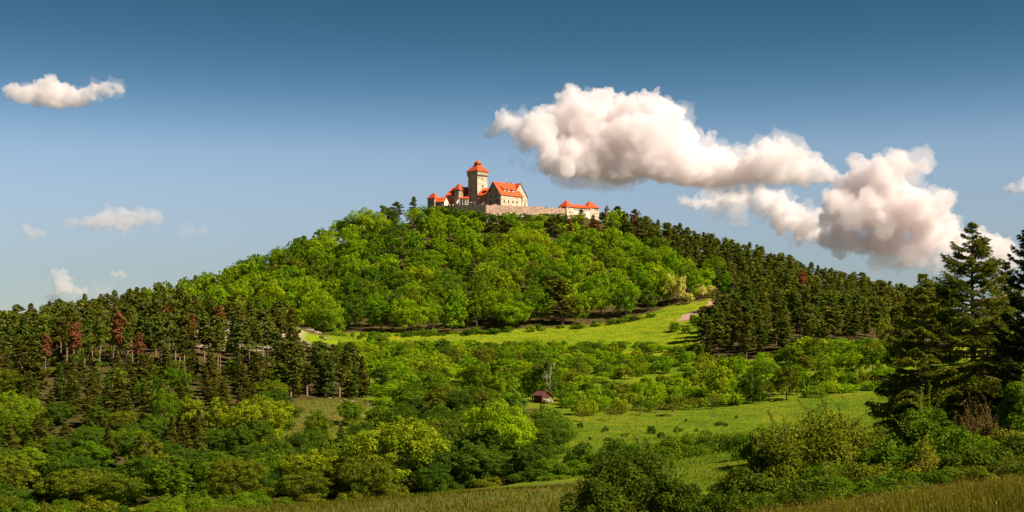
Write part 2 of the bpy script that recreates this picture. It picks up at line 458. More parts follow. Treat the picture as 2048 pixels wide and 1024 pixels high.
br = ramp(n, [(0.32, (0.20, 0.21, 0.03)), (0.46, (0.30, 0.23, 0.13)), (0.6, (0.40, 0.31, 0.23)), (0.75, (0.30, 0.17, 0.115))]); l.new(n2.outputs[0], br.inputs[0])
gr = mix(attr('bare'), gr, br.outputs[0])
fr = ramp(n, [(0.35, (0.11, 0.10, 0.08)), (0.5, (0.09, 0.095, 0.07)), (0.65, (0.15, 0.13, 0.11))]); l.new(n1.outputs[0], fr.inputs[0])
gr = mix(attr('far'), gr, fr.outputs[0])
b = n.new('ShaderNodeBsdfPrincipled'); b.inputs['Roughness'].default_value = 1.0; b.inputs['Specular IOR Level'].default_value = 0.05
l.new(gr, b.inputs['Base Color'])
bp = n.new('ShaderNodeBump'); bp.inputs['Strength'].default_value = 0.6; bp.inputs['Distance'].default_value = 0.4
l.new(n3.outputs[0], bp.inputs['Height']); l.new(bp.outputs[0], b.inputs['Normal'])
l.new(b.outputs[0], out.inputs[0])
ter = link('terrain', me, m)
tag(ter, 'grassy castle hill, side spur and meadow valley', None, None, 'structure')

# dirt track on the right shoulder of the hill
tr_pts = []
for k, (px, py) in enumerate(TRACK):
    Yk = 520 + k * 5
    for _ in range(30):            # find the distance at which the terrain shows at this row
        z = tz(XX(px, Yk), Yk); e = (H0 - z / Yk * F) - py
        Yk += e * 0.6
    tr_pts.append(Vector((XX(px, Yk), Yk, 0)))
mb = MB()
row = []
for k in range(len(tr_pts) - 1):
    for t in np.linspace(0, 1, 6, endpoint=(k == len(tr_pts) - 2)):
        p = tr_pts[k].lerp(tr_pts[k + 1], t)
        d = (tr_pts[k + 1] - tr_pts[k]).normalized(); q = Vector((-d.y, d.x, 0))
        row.append([p + q * (s * (2.3 + 0.5 * math.sin(7 * (k + t)))) for s in (-1, -0.33, 0.33, 1)])
for r_ in row:
    for p in r_: p.z = tz(p.x, p.y) + 0.12
for a_, b_ in zip(row, row[1:]):
    for j in range(3): mb.poly([a_[j], a_[j + 1], b_[j + 1], b_[j]])
tag(mb.build('dirt_track', MATS['red_earth']), 'pale reddish dirt track climbing from the hillside meadow into the pines', None, None, 'structure')

# ------------------------------------------------------------------ clouds
def cloud_mat(name, dens, col=(0.982, 0.962, 0.966)):
    m, n, l, out = newmat(name)
    v = n.new('ShaderNodeVolumePrincipled')
    v.inputs['Color'].default_value = (*col, 1)
    v.inputs['Density'].default_value = dens
    v.inputs['Anisotropy'].default_value = 0.2
    l.new(v.outputs[0], out.inputs['Volume'])
    m.cycles.homogeneous_volume = True
    return m
_b = bmesh.new(); bmesh.ops.create_icosphere(_b, subdivisions=2, radius=1)
ICO_V = np.array([tuple(v_.co) for v_ in _b.verts]); ICO_F = np.array([[v_.index for v_ in f_.verts] for f_ in _b.faces]); _b.free()
def cloud_mesh(sp, vox, seed, flat, amp_k, grow, base):
    Vs, Fs, k0 = [], [], 0
    for c, rr in sp:
        rr = rr * grow
        if rr < vox * 1.1: continue
        Vs.append(ICO_V * rr * np.array([1, 1, flat]) + np.array(c)); Fs.append(ICO_F + k0); k0 += len(ICO_V)
    me = mesh_np('cloud', np.concatenate(Vs), np.concatenate(Fs))
    o = bpy.data.objects.new('cloud', me); COL.objects.link(o)
    md = o.modifiers.new('remesh', 'REMESH'); md.mode = 'VOXEL'; md.voxel_size = vox
    me2 = bpy.data.meshes.new_from_object(o.evaluated_get(bpy.context.evaluated_depsgraph_get()))
    bpy.data.objects.remove(o); bpy.data.meshes.remove(me)
    nv = len(me2.vertices)
    co = np.empty(nv * 3, np.float32); me2.vertices.foreach_get('co', co); co = co.reshape(-1, 3).astype(float)
    no = np.empty(nv * 3, np.float32); me2.vertices.foreach_get('normal', no); no = no.reshape(-1, 3)
    off = Vector((seed * 13.1, 3.7 * seed, 0))
    q = 1.0 / (vox * 9)
    dsp = np.array([mnoise.fractal(Vector(c) * q + off, 1.0, 2.1, 4) for c in co])
    low = np.array([mnoise.noise(Vector(c) * q * 0.3 + off) for c in co])
    amp = vox * amp_k
    co = co + no * ((1.1 * np.abs(dsp) - 0.35) * amp + low * amp * 0.9)[:, None]
    if base is not None:                       # flat-bottomed: what sinks below the base level is pressed up
        zb_ = base + vox * 2.5 * np.array([mnoise.noise(Vector((c[0], c[1], 0)) * q * .5 + off) for c in co])
        co[:, 2] = np.where(co[:, 2] < zb_, zb_ + (co[:, 2] - zb_) * 0.22, co[:, 2])
    me2.vertices.foreach_set('co', co.astype(np.float32).ravel())
    me2.update(); me2.materials.clear()
    # one clean outer skin: remesh again, then keep the largest shell only
    o = bpy.data.objects.new('cloud', me2); COL.objects.link(o)
    md = o.modifiers.new('remesh', 'REMESH'); md.mode = 'VOXEL'; md.voxel_size = vox * .85
    me3 = bpy.data.meshes.new_from_object(o.evaluated_get(bpy.context.evaluated_depsgraph_get()))
    bpy.data.objects.remove(o); bpy.data.meshes.remove(me2)
    nv, ne, nf = len(me3.vertices), len(me3.edges), len(me3.polygons)
    co = np.empty(nv * 3, np.float32); me3.vertices.foreach_get('co', co); co = co.reshape(-1, 3)
    ed = np.empty(ne * 2, np.int32); me3.edges.foreach_get('vertices', ed); ed = ed.reshape(-1, 2)
    fv = np.empty(nf * 4, np.int32); me3.loops.foreach_get('vertex_index', fv); fv = fv.reshape(-1, 4)
    lab = np.arange(nv)
    while True:
        m_ = np.minimum(lab[ed[:, 0]], lab[ed[:, 1]])
        nl = lab.copy()
        np.minimum.at(nl, ed[:, 0], m_); np.minimum.at(nl, ed[:, 1], m_)
        nl = nl[nl]
        if (nl == lab).all(): break
        lab = nl
    ids, cn = np.unique(lab, return_counts=True)
    keep = lab == ids[cn.argmax()]
    idx = np.cumsum(keep) - 1
    no = np.empty(nv * 3, np.float32); me3.vertices.foreach_get('normal', no); no = no.reshape(-1, 3)
    fine = np.array([abs(mnoise.fractal(Vector(c) * (1.0 / (vox * 4.5)) + off, 1.0, 2.2, 3)) for c in co])
    co = co + no * ((fine - .25) * vox * 2.6)[:, None]
    me4 = mesh_np('cloud', co[keep], idx[fv[keep[fv[:, 0]]]], smooth=True)
    bpy.data.meshes.remove(me3)
    return me4
def make_cloud(label, Y, blobs, dens, vox, seed, kids=14, flat=0.8, base=None, veil=0.12, col=(0.966, 0.936, 0.930)):
    """blobs: (px, py, radius px) main heads; smaller heads grow on each; a thin veil surrounds the core"""
    r = random.Random(seed)
    sp = []; s = Y / F
    for (px, py, rad) in blobs:
        c = P(px, py, Y) + Vector((0, r.uniform(-1, 1) * rad * s * 0.8, 0))
        R0 = rad * s
        sp.append((c, R0))
        for k in range(kids):
            d = Vector((r.gauss(0, 1), r.gauss(0, 1), r.gauss(0.15, 0.9))).normalized()
            R1 = R0 * r.uniform(0.22, 0.5)
            c1 = c + d * R0 * r.uniform(0.75, 1.0)
            sp.append((c1, R1))
            for q in range(4):
                e = (d + Vector((r.gauss(0, 0.7), r.gauss(0, 0.7), r.gauss(0, 0.7)))).normalized()
                sp.append((c1 + e * R1 * 0.9, R1 * r.uniform(0.3, 0.5)))
    zb = None if base is None else ZZ(base, Y)
    me = cloud_mesh(sp, vox, seed, flat, 6.5, 1.0, zb)
    me.materials.append(cloud_mat('cloud_vapour', dens, col))
    o = link('cloud', me)
    if veil:
        sp2 = [(c + Vector((r.gauss(0, .25), 0, r.gauss(-.12, .2))) * rr, rr * r.uniform(.75, 1.35)) for c, rr in sp if rr > vox * 2.2]
        mv = cloud_mesh(sp2, vox * 1.6, seed + 50, flat * .85, 9.0, 1.0, None if zb is None else zb - vox * 3)
        mv.materials.append(cloud_mat('cloud_veil', dens * veil, col))
        link('veil', mv, None, o)
    tag(o, label, 'cloud', 'clouds in the sky')
    return o
make_cloud('large cream cumulus cloud with billowing heads right of the castle keep', 7000,
    [(1075, 262, 46), (1120, 255, 50), (1165, 240, 50), (1195, 222, 38), (1250, 225, 34), (1215, 270, 66), (1280, 270, 62), (1335, 228, 28), (1330, 265, 46), (1135, 315, 46), (1190, 325, 50),
     (1250, 330, 54), (1310, 325, 52), (1365, 330, 48), (1420, 338, 42), (1475, 342, 38), (1525, 340, 40), (1560, 318, 40), (1600, 338, 36), (1040, 258, 26), (1012, 250, 22), (998, 254, 16), (1640, 350, 24), (1105, 340, 26)], 0.021, 9, 3, base=362, veil=.2)
make_cloud('tall pinkish cumulus tower cloud rising beyond the right slope of the hill', 8500,
    [(1800, 332, 32), (1778, 318, 20), (1838, 335, 16), (1760, 362, 40), (1710, 375, 34), (1675, 415, 40), (1730, 425, 54), (1790, 410, 54), (1840, 435, 48), (1885, 470, 40), (1690, 470, 34), (1770, 480, 46), (1840, 495, 40), (1960, 488, 30), (2005, 500, 24), (1720, 338, 18), (1645, 440, 24), (1915, 505, 30)], 0.015, 11, 5, base=535, veil=.3, col=(0.966, 0.926, 0.916))
make_cloud('long flat cloud bank stretching low between the two cumulus clouds', 9500,
    [(1368, 402, 17), (1390, 404, 20), (1415, 402, 20), (1440, 400, 22), (1465, 397, 22), (1490, 394, 24), (1520, 392, 26), (1550, 402, 28), (1585, 420, 30), (1610, 445, 32), (1570, 435, 26), (1640, 470, 28), (1600, 475, 24)], 0.016, 11, 8, kids=12, flat=0.75, veil=.25)
make_cloud('small bright puffy cloud high above the left wooded ridge', 7000,
    [(15, 174, 10), (28, 182, 13), (45, 190, 16), (65, 190, 20), (95, 190, 26), (125, 197, 24), (155, 200, 20), (178, 190, 16), (195, 184, 14), (212, 180, 13), (236, 178, 10)], 0.022, 7, 11, kids=12, flat=0.75, base=216, veil=.2)
make_cloud('thin elongated pink cloud hanging above the left shoulder of the hill', 9000,
    [(150, 445, 13), (180, 442, 17), (215, 440, 20), (240, 436, 20), (275, 440, 20), (310, 436, 16), (250, 452, 16)], 0.007, 8, 13, kids=8, flat=0.7, veil=.3)
make_cloud('faint wispy streak of cloud trailing to the castle hill', 9000,
    [(345, 452, 13), (375, 455, 13), (405, 458, 12), (440, 459, 10), (470, 458, 8)], 0.0026, 8, 14, kids=6, flat=0.55, veil=0)
make_cloud('small round cloud floating over the left pine ridge', 9000, [(226, 547, 10), (240, 545, 12)], 0.012, 6, 15, kids=10, veil=.25)
make_cloud('low pink cumulus half hidden behind the left pine ridge', 9500, [(122, 560, 15), (132, 578, 18), (160, 586, 16), (200, 576, 17), (215, 572, 12), (110, 598, 18)], 0.010, 8, 16, kids=10, veil=.3)
make_cloud('tiny pale cloud low in the sky by the left frame', 9000, [(55, 462, 9), (70, 465, 9), (85, 468, 6)], 0.010, 6, 17, kids=8, flat=0.7, veil=.25)
make_cloud('tiny cloud scrap detached above the cloud saddle', 7000, [(1420, 268, 10), (1424, 280, 9)], 0.014, 5, 18, kids=8, flat=1.0, veil=.2)
make_cloud('little cloud at the right edge above the dark pine', 7500, [(2030, 378, 12), (2048, 375, 14), (2062, 376, 14)], 0.012, 6, 19, kids=8, veil=.2)
make_cloud('faint torn cloud wisp just right of the keep roof', 7000, [(1045, 330, 11), (1025, 324, 8), (1065, 336, 8), (1055, 340, 7)], 0.006, 5, 20, kids=8, flat=0.7, veil=0)

# ------------------------------------------------------------------ castle
ZB = 66.0          # all walls go down into the hilltop
def K1(zx, zy, Y): return P(840 + zx / 7.3125, 300 + zy / 7.3125, Y)
def K2(zx, zy, Y): return P(1020 + zx / 8.533, 360 + zy / 8.533, Y)
UP = Vector((0, 0, 1))
def frame(phi):
    u = Vector((math.cos(R(phi)), math.sin(R(phi)), 0)); v = Vector((-math.sin(R(phi)), math.cos(R(phi)), 0))
    return u, v
def window(parent, o, ux, n_in, x0, y0, x1, y1, depth=0.3, frame_mat='timber_dark', glass='window_glass', surround=None):
    """frame with a mullion and transom, a pane set back as its sub-part"""
    o = Vector(o) + n_in * (depth * 0.55)
    t = 0.07
    mb = MB()
    def bar(a, b, c, d, k=0.04):
        mb.box(o + ux * ((a + c) / 2) + UP * ((b + d) / 2), ux * ((c - a) / 2), n_in * k, UP * ((d - b) / 2))
    bar(x0, y0, x0 + t, y1); bar(x1 - t, y0, x1, y1); bar(x0 + t, y0, x1 - t, y0 + t); bar(x0 + t, y1 - t, x1 - t, y1)
    xm = (x0 + x1) / 2
    bar(xm - 0.03, y0 + t, xm + 0.03, y1 - t, 0.03)
    w = mb.build('window', MATS[frame_mat], parent)
    mp = MB()
    mp.box(o + ux * xm + UP * ((y0 + y1) / 2) + n_in * 0.05, ux * ((x1 - x0) / 2), n_in * 0.012, UP * ((y1 - y0) / 2))
    mp.build('pane', MATS[glass], w)
    return w
def walled(parent, corner, phi, A, B, top, mats, win_r=(), win_l=(), zb=ZB, gable_l=None, name='wall', glass='window_glass'):
    """four walls from the front corner: right face along u, left face along v; windows as (x, z, w, h) with z in metres above 'corner'.
    gable_l: ridge height, a gable over the left face (and its twin behind)"""
    u, v = frame(phi)
    c = Vector(corner); z0 = c.z
    o = Vector((c.x, c.y, 0))
    def holes(ws): return [(x - w / 2, z0 + z - h / 2, x + w / 2, z0 + z + h / 2) for (x, z, w, h) in ws]
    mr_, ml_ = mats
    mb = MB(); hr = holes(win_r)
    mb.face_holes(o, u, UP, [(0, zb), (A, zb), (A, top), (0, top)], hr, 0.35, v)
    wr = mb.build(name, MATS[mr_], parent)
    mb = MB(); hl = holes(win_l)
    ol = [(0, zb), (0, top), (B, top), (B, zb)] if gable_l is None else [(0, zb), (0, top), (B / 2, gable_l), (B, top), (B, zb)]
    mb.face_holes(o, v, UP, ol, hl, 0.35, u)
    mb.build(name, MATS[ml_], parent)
    mb = MB()
    f = lambda a, b, z: o + u * a + v * b + UP * z
    mb.poly([f(A, 0, zb), f(A, B, zb), f(A, B, top)] + ([f(A, B / 2, gable_l)] if gable_l else []) + [f(A, 0, top)])
    mb.poly([f(A, B, zb), f(0, B, zb), f(0, B, top), f(A, B, top)])
    mb.build(name, MATS[ml_], parent)
    for (x, z, w, h) in win_r: window(parent, o, u, v, x - w / 2, z0 + z - h / 2, x + w / 2, z0 + z + h / 2, glass=glass)
    for (x, z, w, h) in win_l: window(parent, o, v, u, x - w / 2, z0 + z - h / 2, x + w / 2, z0 + z + h / 2, glass=glass)
    return o, u, v
def slab(mb, pts, t=0.18):
    """a roof plane with thickness"""
    pts = [Vector(p) for p in pts]
    nrm = (pts[1] - pts[0]).cross(pts[2] - pts[0]).normalized()
    if nrm.z < 0:
        pts.reverse(); nrm = -nrm
    mb.prism([p - nrm * t for p in pts], pts)
def pyramid(name, parent, c, phi, half, z0, z1, mat='roof_tile', htop=0.0, half_v=None):
    u, v = frame(phi)
    hv = half_v or half
    cs = [(-1, -1), (1, -1), (1, 1), (-1, 1)]
    b = [Vector((c[0], c[1], z0)) + u * (a * half) + v * (d * hv) for a, d in cs]
    t = [Vector((c[0], c[1], z1)) + u * (a * max(htop, 0.02)) + v * (d * max(htop, 0.02)) for a, d in cs]
    mb = MB()
    b2 = [p - UP * 0.16 for p in b]
    i = len(mb.v)
    mb.prism(b2, b)
    mb.f.pop(1)
    mb.prism([p + UP * 0.002 for p in b], t)
    return mb.build(name, MATS[mat], parent)
def finial(parent, p, h=1.5, r=0.16):
    mb = MB()
    mb.tube([p, p + UP * h], [0.05, 0.03], 6)
    zz = [0, .25, .5, .75, 1.0]
    mb.tube([p + UP * (h * 0.35 + 2 * r * t) for t in zz], [0.03, r * .8, r, r * .8, 0.03], 8)
    mb.box(p + UP * (h * 0.85), (0.25, 0, 0), (0, 0.02, 0), (0, 0, 0.08))
    return mb.build('finial', MATS['verdigris'], parent)

# -- keep
kc = K1(840, 805, 706)
keep = empty('castle_keep', (kc.x, kc.y, 0))
A = 6.85
u, v = frame(45)
ze = ZZ(300 + 300 / 7.3125, 706)      # eaves
o, u, v = None, u, v
def at_keep(p): return Vector(p) - Vector((kc.x, kc.y, 0))
cbase = kc.z
top_shaft = ZZ(300 + 365 / 7.3125, 706)
wr = [(3.35, ZZ(300 + 418 / 7.3125, 706) - cbase, 0.75, 1.25), (3.35, ZZ(300 + 523 / 7.3125, 706) - cbase, 0.75, 1.2)]
walled(keep, (0, 0, cbase), 45, A, A, top_shaft, ('stone_sunlit', 'stone_tower'), wr, [(4.6, ZZ(300 + 560 / 7.3125, 706) - cbase, 0.35, 0.9)], glass='window_red')
cu = u * (A / 2) + v * (A / 2)
ho = A / 2 + 0.42
mb = MB()                                # jettied parapet storey
cs = [(-1, -1), (1, -1), (1, 1), (-1, 1)]
lo = [cu + u * (a * (A / 2 + 0.02)) + v * (d * (A / 2 + 0.02)) + UP * (top_shaft - 0.5) for a, d in cs]
hi = [cu + u * (a * ho) + v * (d * ho) + UP * (top_shaft + 0.15) for a, d in cs]
mb.prism(lo, hi)
mb.build('corbel_course', MATS['stone_tower'], keep)
hp = ze - top_shaft
for fi, (oo, ux, nin) in enumerate(((cu - u * ho - v * ho, u, v), (cu - u * ho - v * ho, v, u), (cu + u * ho - v * ho, v, -u), (cu - u * ho + v * ho, u, -v))):
    mb = MB()
    hl = [(0.75 + 1.5 * k, ze - 0.95, 1.2 + 1.5 * k, ze - 0.25) for k in range(5)]
    mb.face_holes(oo, ux, UP, [(0, top_shaft + 0.15), (2 * ho, top_shaft + 0.15), (2 * ho, ze), (0, ze)], hl, 0.5, nin)
    mb.build('parapet_wall', MATS['stone_tower'], keep)
    for (x0, y0, x1, y1) in hl:
        m2 = MB(); m2.box(oo + ux * ((x0 + x1) / 2) + UP * ((y0 + y1) / 2) + nin * 0.45, ux * ((x1 - x0) / 2), nin * 0.03, UP * ((y1 - y0) / 2))
        m2.build('embrasure', MATS['window_glass'], keep)
mb = MB()                                # row of small corbels under the parapet, right face
for k in range(14):
    mb.box(cu - u * (ho - 0.3 - k * 0.53) - v * (ho + 0.03) + UP * (top_shaft + 0.02), u * 0.13, v * 0.12, UP * 0.14)
mb.build('corbels', MATS['timber_dark'], keep)
rf = pyramid('roof', keep, cu, 45, 4.22, ze, ze + 3.35, htop=1.25)
zl = ze + 3.3
lw = MB(); lw.prism([cu + u * (a * 1.2) + v * (d * 1.2) + UP * (zl - 0.1) for a, d in cs], [cu + u * (a * 1.2) + v * (d * 1.2) + UP * (zl + 0.85) for a, d in cs])
lan = lw.build('lantern', MATS['timber_dark'], keep)
for (oo, ux, nn) in ((cu - v * 1.2, u, -v), (cu - u * 1.2, v, -u)):
    for s in (-0.6, 0.0, 0.6):
        m2 = MB(); m2.box(oo + ux * s + nn * 0.02 + UP * (zl + 0.42), ux * 0.2, nn * 0.02, UP * 0.22); m2.build('louvre', MATS['window_glass'], lan)
pyramid('lantern_roof', keep, cu, 45, 1.5, zl + 0.85, zl + 2.75)
finial(keep, cu + UP * (zl + 2.7), 1.7, 0.22)
tag(keep, 'tall square stone keep with red tiled pyramid roof and lantern on top', 'tower', 'castle buildings')

# -- great hall
hc = K1(1180, 805, 697)
hall = empty('great_hall', (hc.x, hc.y, 0))
HA, HB = 15.2, 10.4
heav = ZZ(300 + 640 / 7.3125, 697)
hrid = ZZ(300 + 462 / 7.3125, 701)
zs = lambda zy, Y=698: ZZ(300 + zy / 7.3125, Y) - hc.z
wr = []
for (zx, s_) in ((1230, 1), (1293, 1), (1356, 1), (1415, 1)):
    t = (zx - 1180) / 310 * HA
    wr.append((t, zs(655 + (zx - 1180) * 0.075, 697 + t * .7), 0.8, 1.05)); wr.append((t, zs(748 + (zx - 1180) * 0.07, 697 + t * .7), 0.9, 1.3))
wl_ = []
for zx, ys_ in ((1113, (590, 672, 750)), (1025, (600, 678, 760))):
    t = (1180 - zx) / 215 * HB
    for y_ in ys_: wl_.append((t, zs(y_, 697 + t * 0.7), 0.95, 1.2))
o, u, v = walled(hall, (0, 0, hc.z), 45, HA, HB, heav, ('stone_sunlit', 'stone_castle'), wr, wl_, gable_l=hrid - 0.25)
rb = lambda a, b_, z: u * a + v * b_ + UP * z
sl = (hrid - heav) / (HB / 2)
ov = 0.45
mb = MB(); slab(mb, [rb(-0.35, -ov, heav - ov * sl + .1), rb(HA + .3, -ov, heav - ov * sl + .1), rb(HA + .3, HB / 2, hrid + .1), rb(-0.35, HB / 2, hrid + .1)]); hr_ = mb.build('roof', MATS['roof_tile'], hall)
mb = MB(); slab(mb, [rb(-0.35, HB + ov, heav - ov * sl + .1), rb(-0.35, HB / 2, hrid + .1), rb(HA + .3, HB / 2, hrid + .1), rb(HA + .3, HB + ov, heav - ov * sl + .1)]); mb.build('roof', MATS['roof_tile'], hall)
mb = MB()
for b0, b1 in ((-ov, HB / 2), (HB / 2, HB + ov)):
    z0_, z1_ = heav + min(b0, HB - b0) * sl, heav + min(b1, HB - b1) * sl
    mb.prism([rb(-.42, b0, z0_ - .3), rb(-.36, b0, z0_ - .3), rb(-.36, b1, z1_ - .3), rb(-.42, b1, z1_ - .3)], [rb(-.42, b0, z0_ + .08), rb(-.36, b0, z0_ + .08), rb(-.36, b1, z1_ + .08), rb(-.42, b1, z1_ + .08)])
mb.build('bargeboard_verge_shade', MATS['timber_dark'], hall)
for t in (3.3, 6.2, 9.4):                # shed dormers
    b0 = 1.35; zf = heav + b0 * sl
    a0, a1 = t, t + 2.0
    hgt = 0.95
    bb = b0 + 2.6
    mb = MB()
    mb.face_holes(rb(a0, b0, 0), u, UP, [(0, zf - .2), (2.0, zf - .2), (2.0, zf + hgt), (0, zf + hgt)], [(0.25, zf + .1, 0.9, zf + hgt - .15), (1.1, zf + .1, 1.75, zf + hgt - .15)], .15, v)
    for a in (a0, a1): mb.poly([rb(a, b0, zf - .2), rb(a, b0, zf + hgt), rb(a, bb, heav + bb * sl)])
    dm = mb.build('dormer', MATS['timber_dark'], hall)
    for x0 in (.25, 1.1):
        m2 = MB(); m2.box(rb(a0 + x0 + .325, b0 + .1, zf + .45), u * .325, v * .02, UP * .36); m2.build('pane', MATS['white_paint'], dm)
    m2 = MB(); slab(m2, [rb(a0 - .25, b0 - .3, zf + hgt + .02), rb(a1 + .25, b0 - .3, zf + hgt + .02), rb(a1 + .7, bb + .3, heav + (bb + .3) * sl + .14), rb(a0 - .7, bb + .3, heav + (bb + .3) * sl + .14)], .1); m2.build('dormer_roof', MATS['roof_tile'], dm)
for t, h in ((9.6, 1.0), (12.2, .8), (13.1, .9)):
    mb = MB(); mb.box(rb(t, HB / 2 + .2, hrid + h / 2 - .1), u * .12, v * .12, UP * h / 2); mb.build('vent_pipe', MATS['timber_dark'], hall)
mb = MB(); mb.tube([rb(9.0, HB / 2, hrid), rb(9.0, HB / 2, hrid + 1.9)], [.04, .03], 6); mb.box(rb(9, HB / 2, hrid + 1.6), u * .5, v * .02, UP * .02); mb.box(rb(9, HB / 2, hrid + 1.3), u * .35, v * .02, UP * .02); mb.build('antenna', MATS['white_paint'], hall)
mb = MB(); mb.tube([rb(HA - .35, -.14, heav - .2), rb(HA - .35, -.14, hc.z - 2)], [.08, .08], 6); mb.build('drainpipe', MATS['window_red'], hall)
mb = MB(); mb.tube([rb(.25, -.12, heav - .2), rb(.25, -.12, hc.z - 2)], [.06, .06], 6); mb.build('drainpipe', MATS['timber_dark'], hall)
tag(hall, 'broad stone great hall with steep red roof, three dormers and a shaded gable end', 'building', 'castle buildings')

# -- cross wing with pale gable behind the right end of the hall
wgc = Vector((hc.x, hc.y, 0)) + u * 13.0 + v * 2.0
wing = empty('cross_wing', wgc)
WA, WB = 10.0, 9.0
ax = K1(1465, 487, wgc.y + u.y * 5).x
shift = (ax - (wgc.x + u.x * 5)) / u.x
wing.location = wgc + u * shift
wgc = wing.location.copy()
wz = ZZ(300 + 487 / 7.3125, wgc.y + 3.5)
wev = ZZ(300 + 690 / 7.3125, wgc.y + 7)
mb = MB()
wbs = wz - 11
hl = [(6.2, wev - 2.7, 6.75, wev - 0.4), (5.5, wev - 2.6, 5.9, wev - .5)]
mb.face_holes((0, 0, 0), u, UP, [(0, ZB), (WA, ZB), (WA, wev), (WA / 2, wz), (0, wev)], hl, .35, v); mb.build('wall', MATS['stone_sunlit'], wing)
for h_ in hl: window(wing, (0, 0, 0), u, v, *h_)
f = lambda a, b_, z: u * a + v * b_ + UP * z
mb = MB()
mb.poly([f(WA, 0, ZB), f(WA, WB, ZB), f(WA, WB, wev), f(WA, 0, wev)]); mb.poly([f(0, WB, ZB), f(0, 0, ZB), f(0, 0, wev), f(0, WB, wev)])
mb.poly([f(WA, WB, ZB), f(0, WB, ZB), f(0, WB, wev), f(WA / 2, WB, wz), f(WA, WB, wev)]); mb.build('wall', MATS['stone_castle'], wing)
s2 = (wz - wev) / (WA / 2)
mb = MB(); slab(mb, [f(-.3, -.25, wev - .3 * s2 + .1), f(WA / 2, -.25, wz + .1), f(WA / 2, WB + .2, wz + .1), f(-.3, WB + .2, wev - .3 * s2 + .1)]); mb.build('roof', MATS['roof_tile'], wing)
mb = MB(); slab(mb, [f(WA + .4, -.25, wev - .4 * s2 + .1), f(WA + .4, WB + .2, wev - .4 * s2 + .1), f(WA / 2, WB + .2, wz + .1), f(WA / 2, -.25, wz + .1)]); mb.build('roof', MATS['roof_tile'], wing)
mb = MB(); mb.prism([f(WA / 2, -.3, wz - .25), f(WA + .45, -.3, wev - .45 * s2 - .25), f(WA + .45, -.24, wev - .45 * s2 - .25), f(WA / 2, -.24, wz - .25)], [f(WA / 2, -.3, wz + .12), f(WA + .45, -.3, wev - .45 * s2 + .12), f(WA + .45, -.24, wev - .45 * s2 + .12), f(WA / 2, -.24, wz + .12)]); mb.build('bargeboard_verge_shade', MATS['timber_dark'], wing)  # dark strip on the right verge stands in for the shadow there
mb = MB(); mb.prism([f(7.6, -1.6, ZB), f(10.6, -1.6, ZB), f(10.6, .02, ZB), f(7.6, .02, ZB)], [f(8.4, -.3, wev - .9), f(9.4, -.3, wev - .9), f(9.4, .02, wev - .7), f(8.4, .02, wev - .7)]); mb.build('buttress', MATS['stone_sunlit'], wing)
mb = MB(); mb.prism([f(WA, .4, ZB), f(WA + 3.0, .4, ZB), f(WA + 3.0, 1.6, ZB), f(WA, 1.6, ZB)], [f(WA, .4, wev - .8), f(WA + .15, .4, wev - .8), f(WA + .15, 1.6, wev - .8), f(WA, 1.6, wev - .8)]); mb.build('buttress', MATS['stone_sunlit'], wing)
tag(wing, 'pale sunlit gabled cross wing with sloping buttress adjoining the great hall', 'building', 'castle buildings')

# -- orange brick link house between keep and hall
def poly_house(name, label, eL, eR, rR, rL, zb, wall_mat, parts=None, back=4.0, extra=None):
    """house given by its eaves line eL-eR and ridge line rL-rR (world points)"""
    base = Vector((eL.x, eL.y, 0))
    t = empty(name, base)
    eL, eR, rR, rL = [p - base for p in (eL, eR, rR, rL)]
    d = (eR - eL); d.z = 0; L = d.length; d.normalize()
    nin = Vector((-d.y, d.x, 0))
    bL, bR = eL + 2 * Vector((rL.x - eL.x, rL.y - eL.y, 0)), eR + 2 * Vector((rR.x - eR.x, rR.y - eR.y, 0))
    holes = [] if not parts else parts
    hz = [(x * L - w / 2, min(eL.z, eR.z) - dz - h, x * L + w / 2, min(eL.z, eR.z) - dz) for (x, dz, w, h) in holes]
    mb = MB()
    mb.face_holes(Vector((eL.x, eL.y, 0)), d, UP, [(0, zb), (L, zb), (L, eR.z), (0, eL.z)], hz, .3, nin)
    mb.build('wall', MATS[wall_mat], t)
    for h_ in hz: window(t, Vector((eL.x, eL.y, 0)), d, nin, *h_)
    z = lambda p, zz: Vector((p.x, p.y, zz))
    mb = MB()
    mb.poly([z(eR, zb), z(bR, zb), bR, rR, eR]); mb.poly([z(bL, zb), z(eL, zb), eL, rL, bL]); mb.poly([z(bR, zb), z(bL, zb), bL, bR])
    mb.build('wall', MATS[wall_mat], t)
    ovd = (eL - rL); ovd = ovd * (0.35 / ovd.length)
    mb = MB(); slab(mb, [eL + ovd - d * .2 + UP * .12, eR + ovd + d * .2 + UP * .12, rR + d * .2 + UP * .12, rL - d * .2 + UP * .12]); rf = mb.build('roof', MATS['roof_tile'], t)
    mb = MB(); slab(mb, [bR + UP * .12, bL + UP * .12, rL - d * .2 + UP * .12, rR + d * .2 + UP * .12]); mb.build('roof', MATS['roof_tile'], t)
    tag(t, label, 'building', 'castle buildings')
    return t, d, nin, rf
eL, eR = K1(847, 660, 705.2), K1(970, 660, 704)
t, d, nin, rf = poly_house('link_house', 'orange brick house with red roof squeezed between the keep and the great hall', eL, eR, K1(1010, 560, 708), K1(905, 560, 709.5), ZB, 'brick_orange',
    [(.25, .6, .3, .8), (.5, .6, .3, .8), (.38, 3.0, .35, 1.2), (.72, 3.0, .35, 1.2)])
mb = MB(); c_ = K1(945, 607, 705.6) - t.location
mb.box(c_, d * .95, nin * .5, UP * .22); dm = mb.build('dormer', MATS['window_glass'], t)
mb = MB(); mb.box(c_ + UP * .3 + nin * .1 + d * .2, d * 1.15, nin * .75, UP * .06); mb.build('dormer_roof', MATS['roof_tile'], dm)

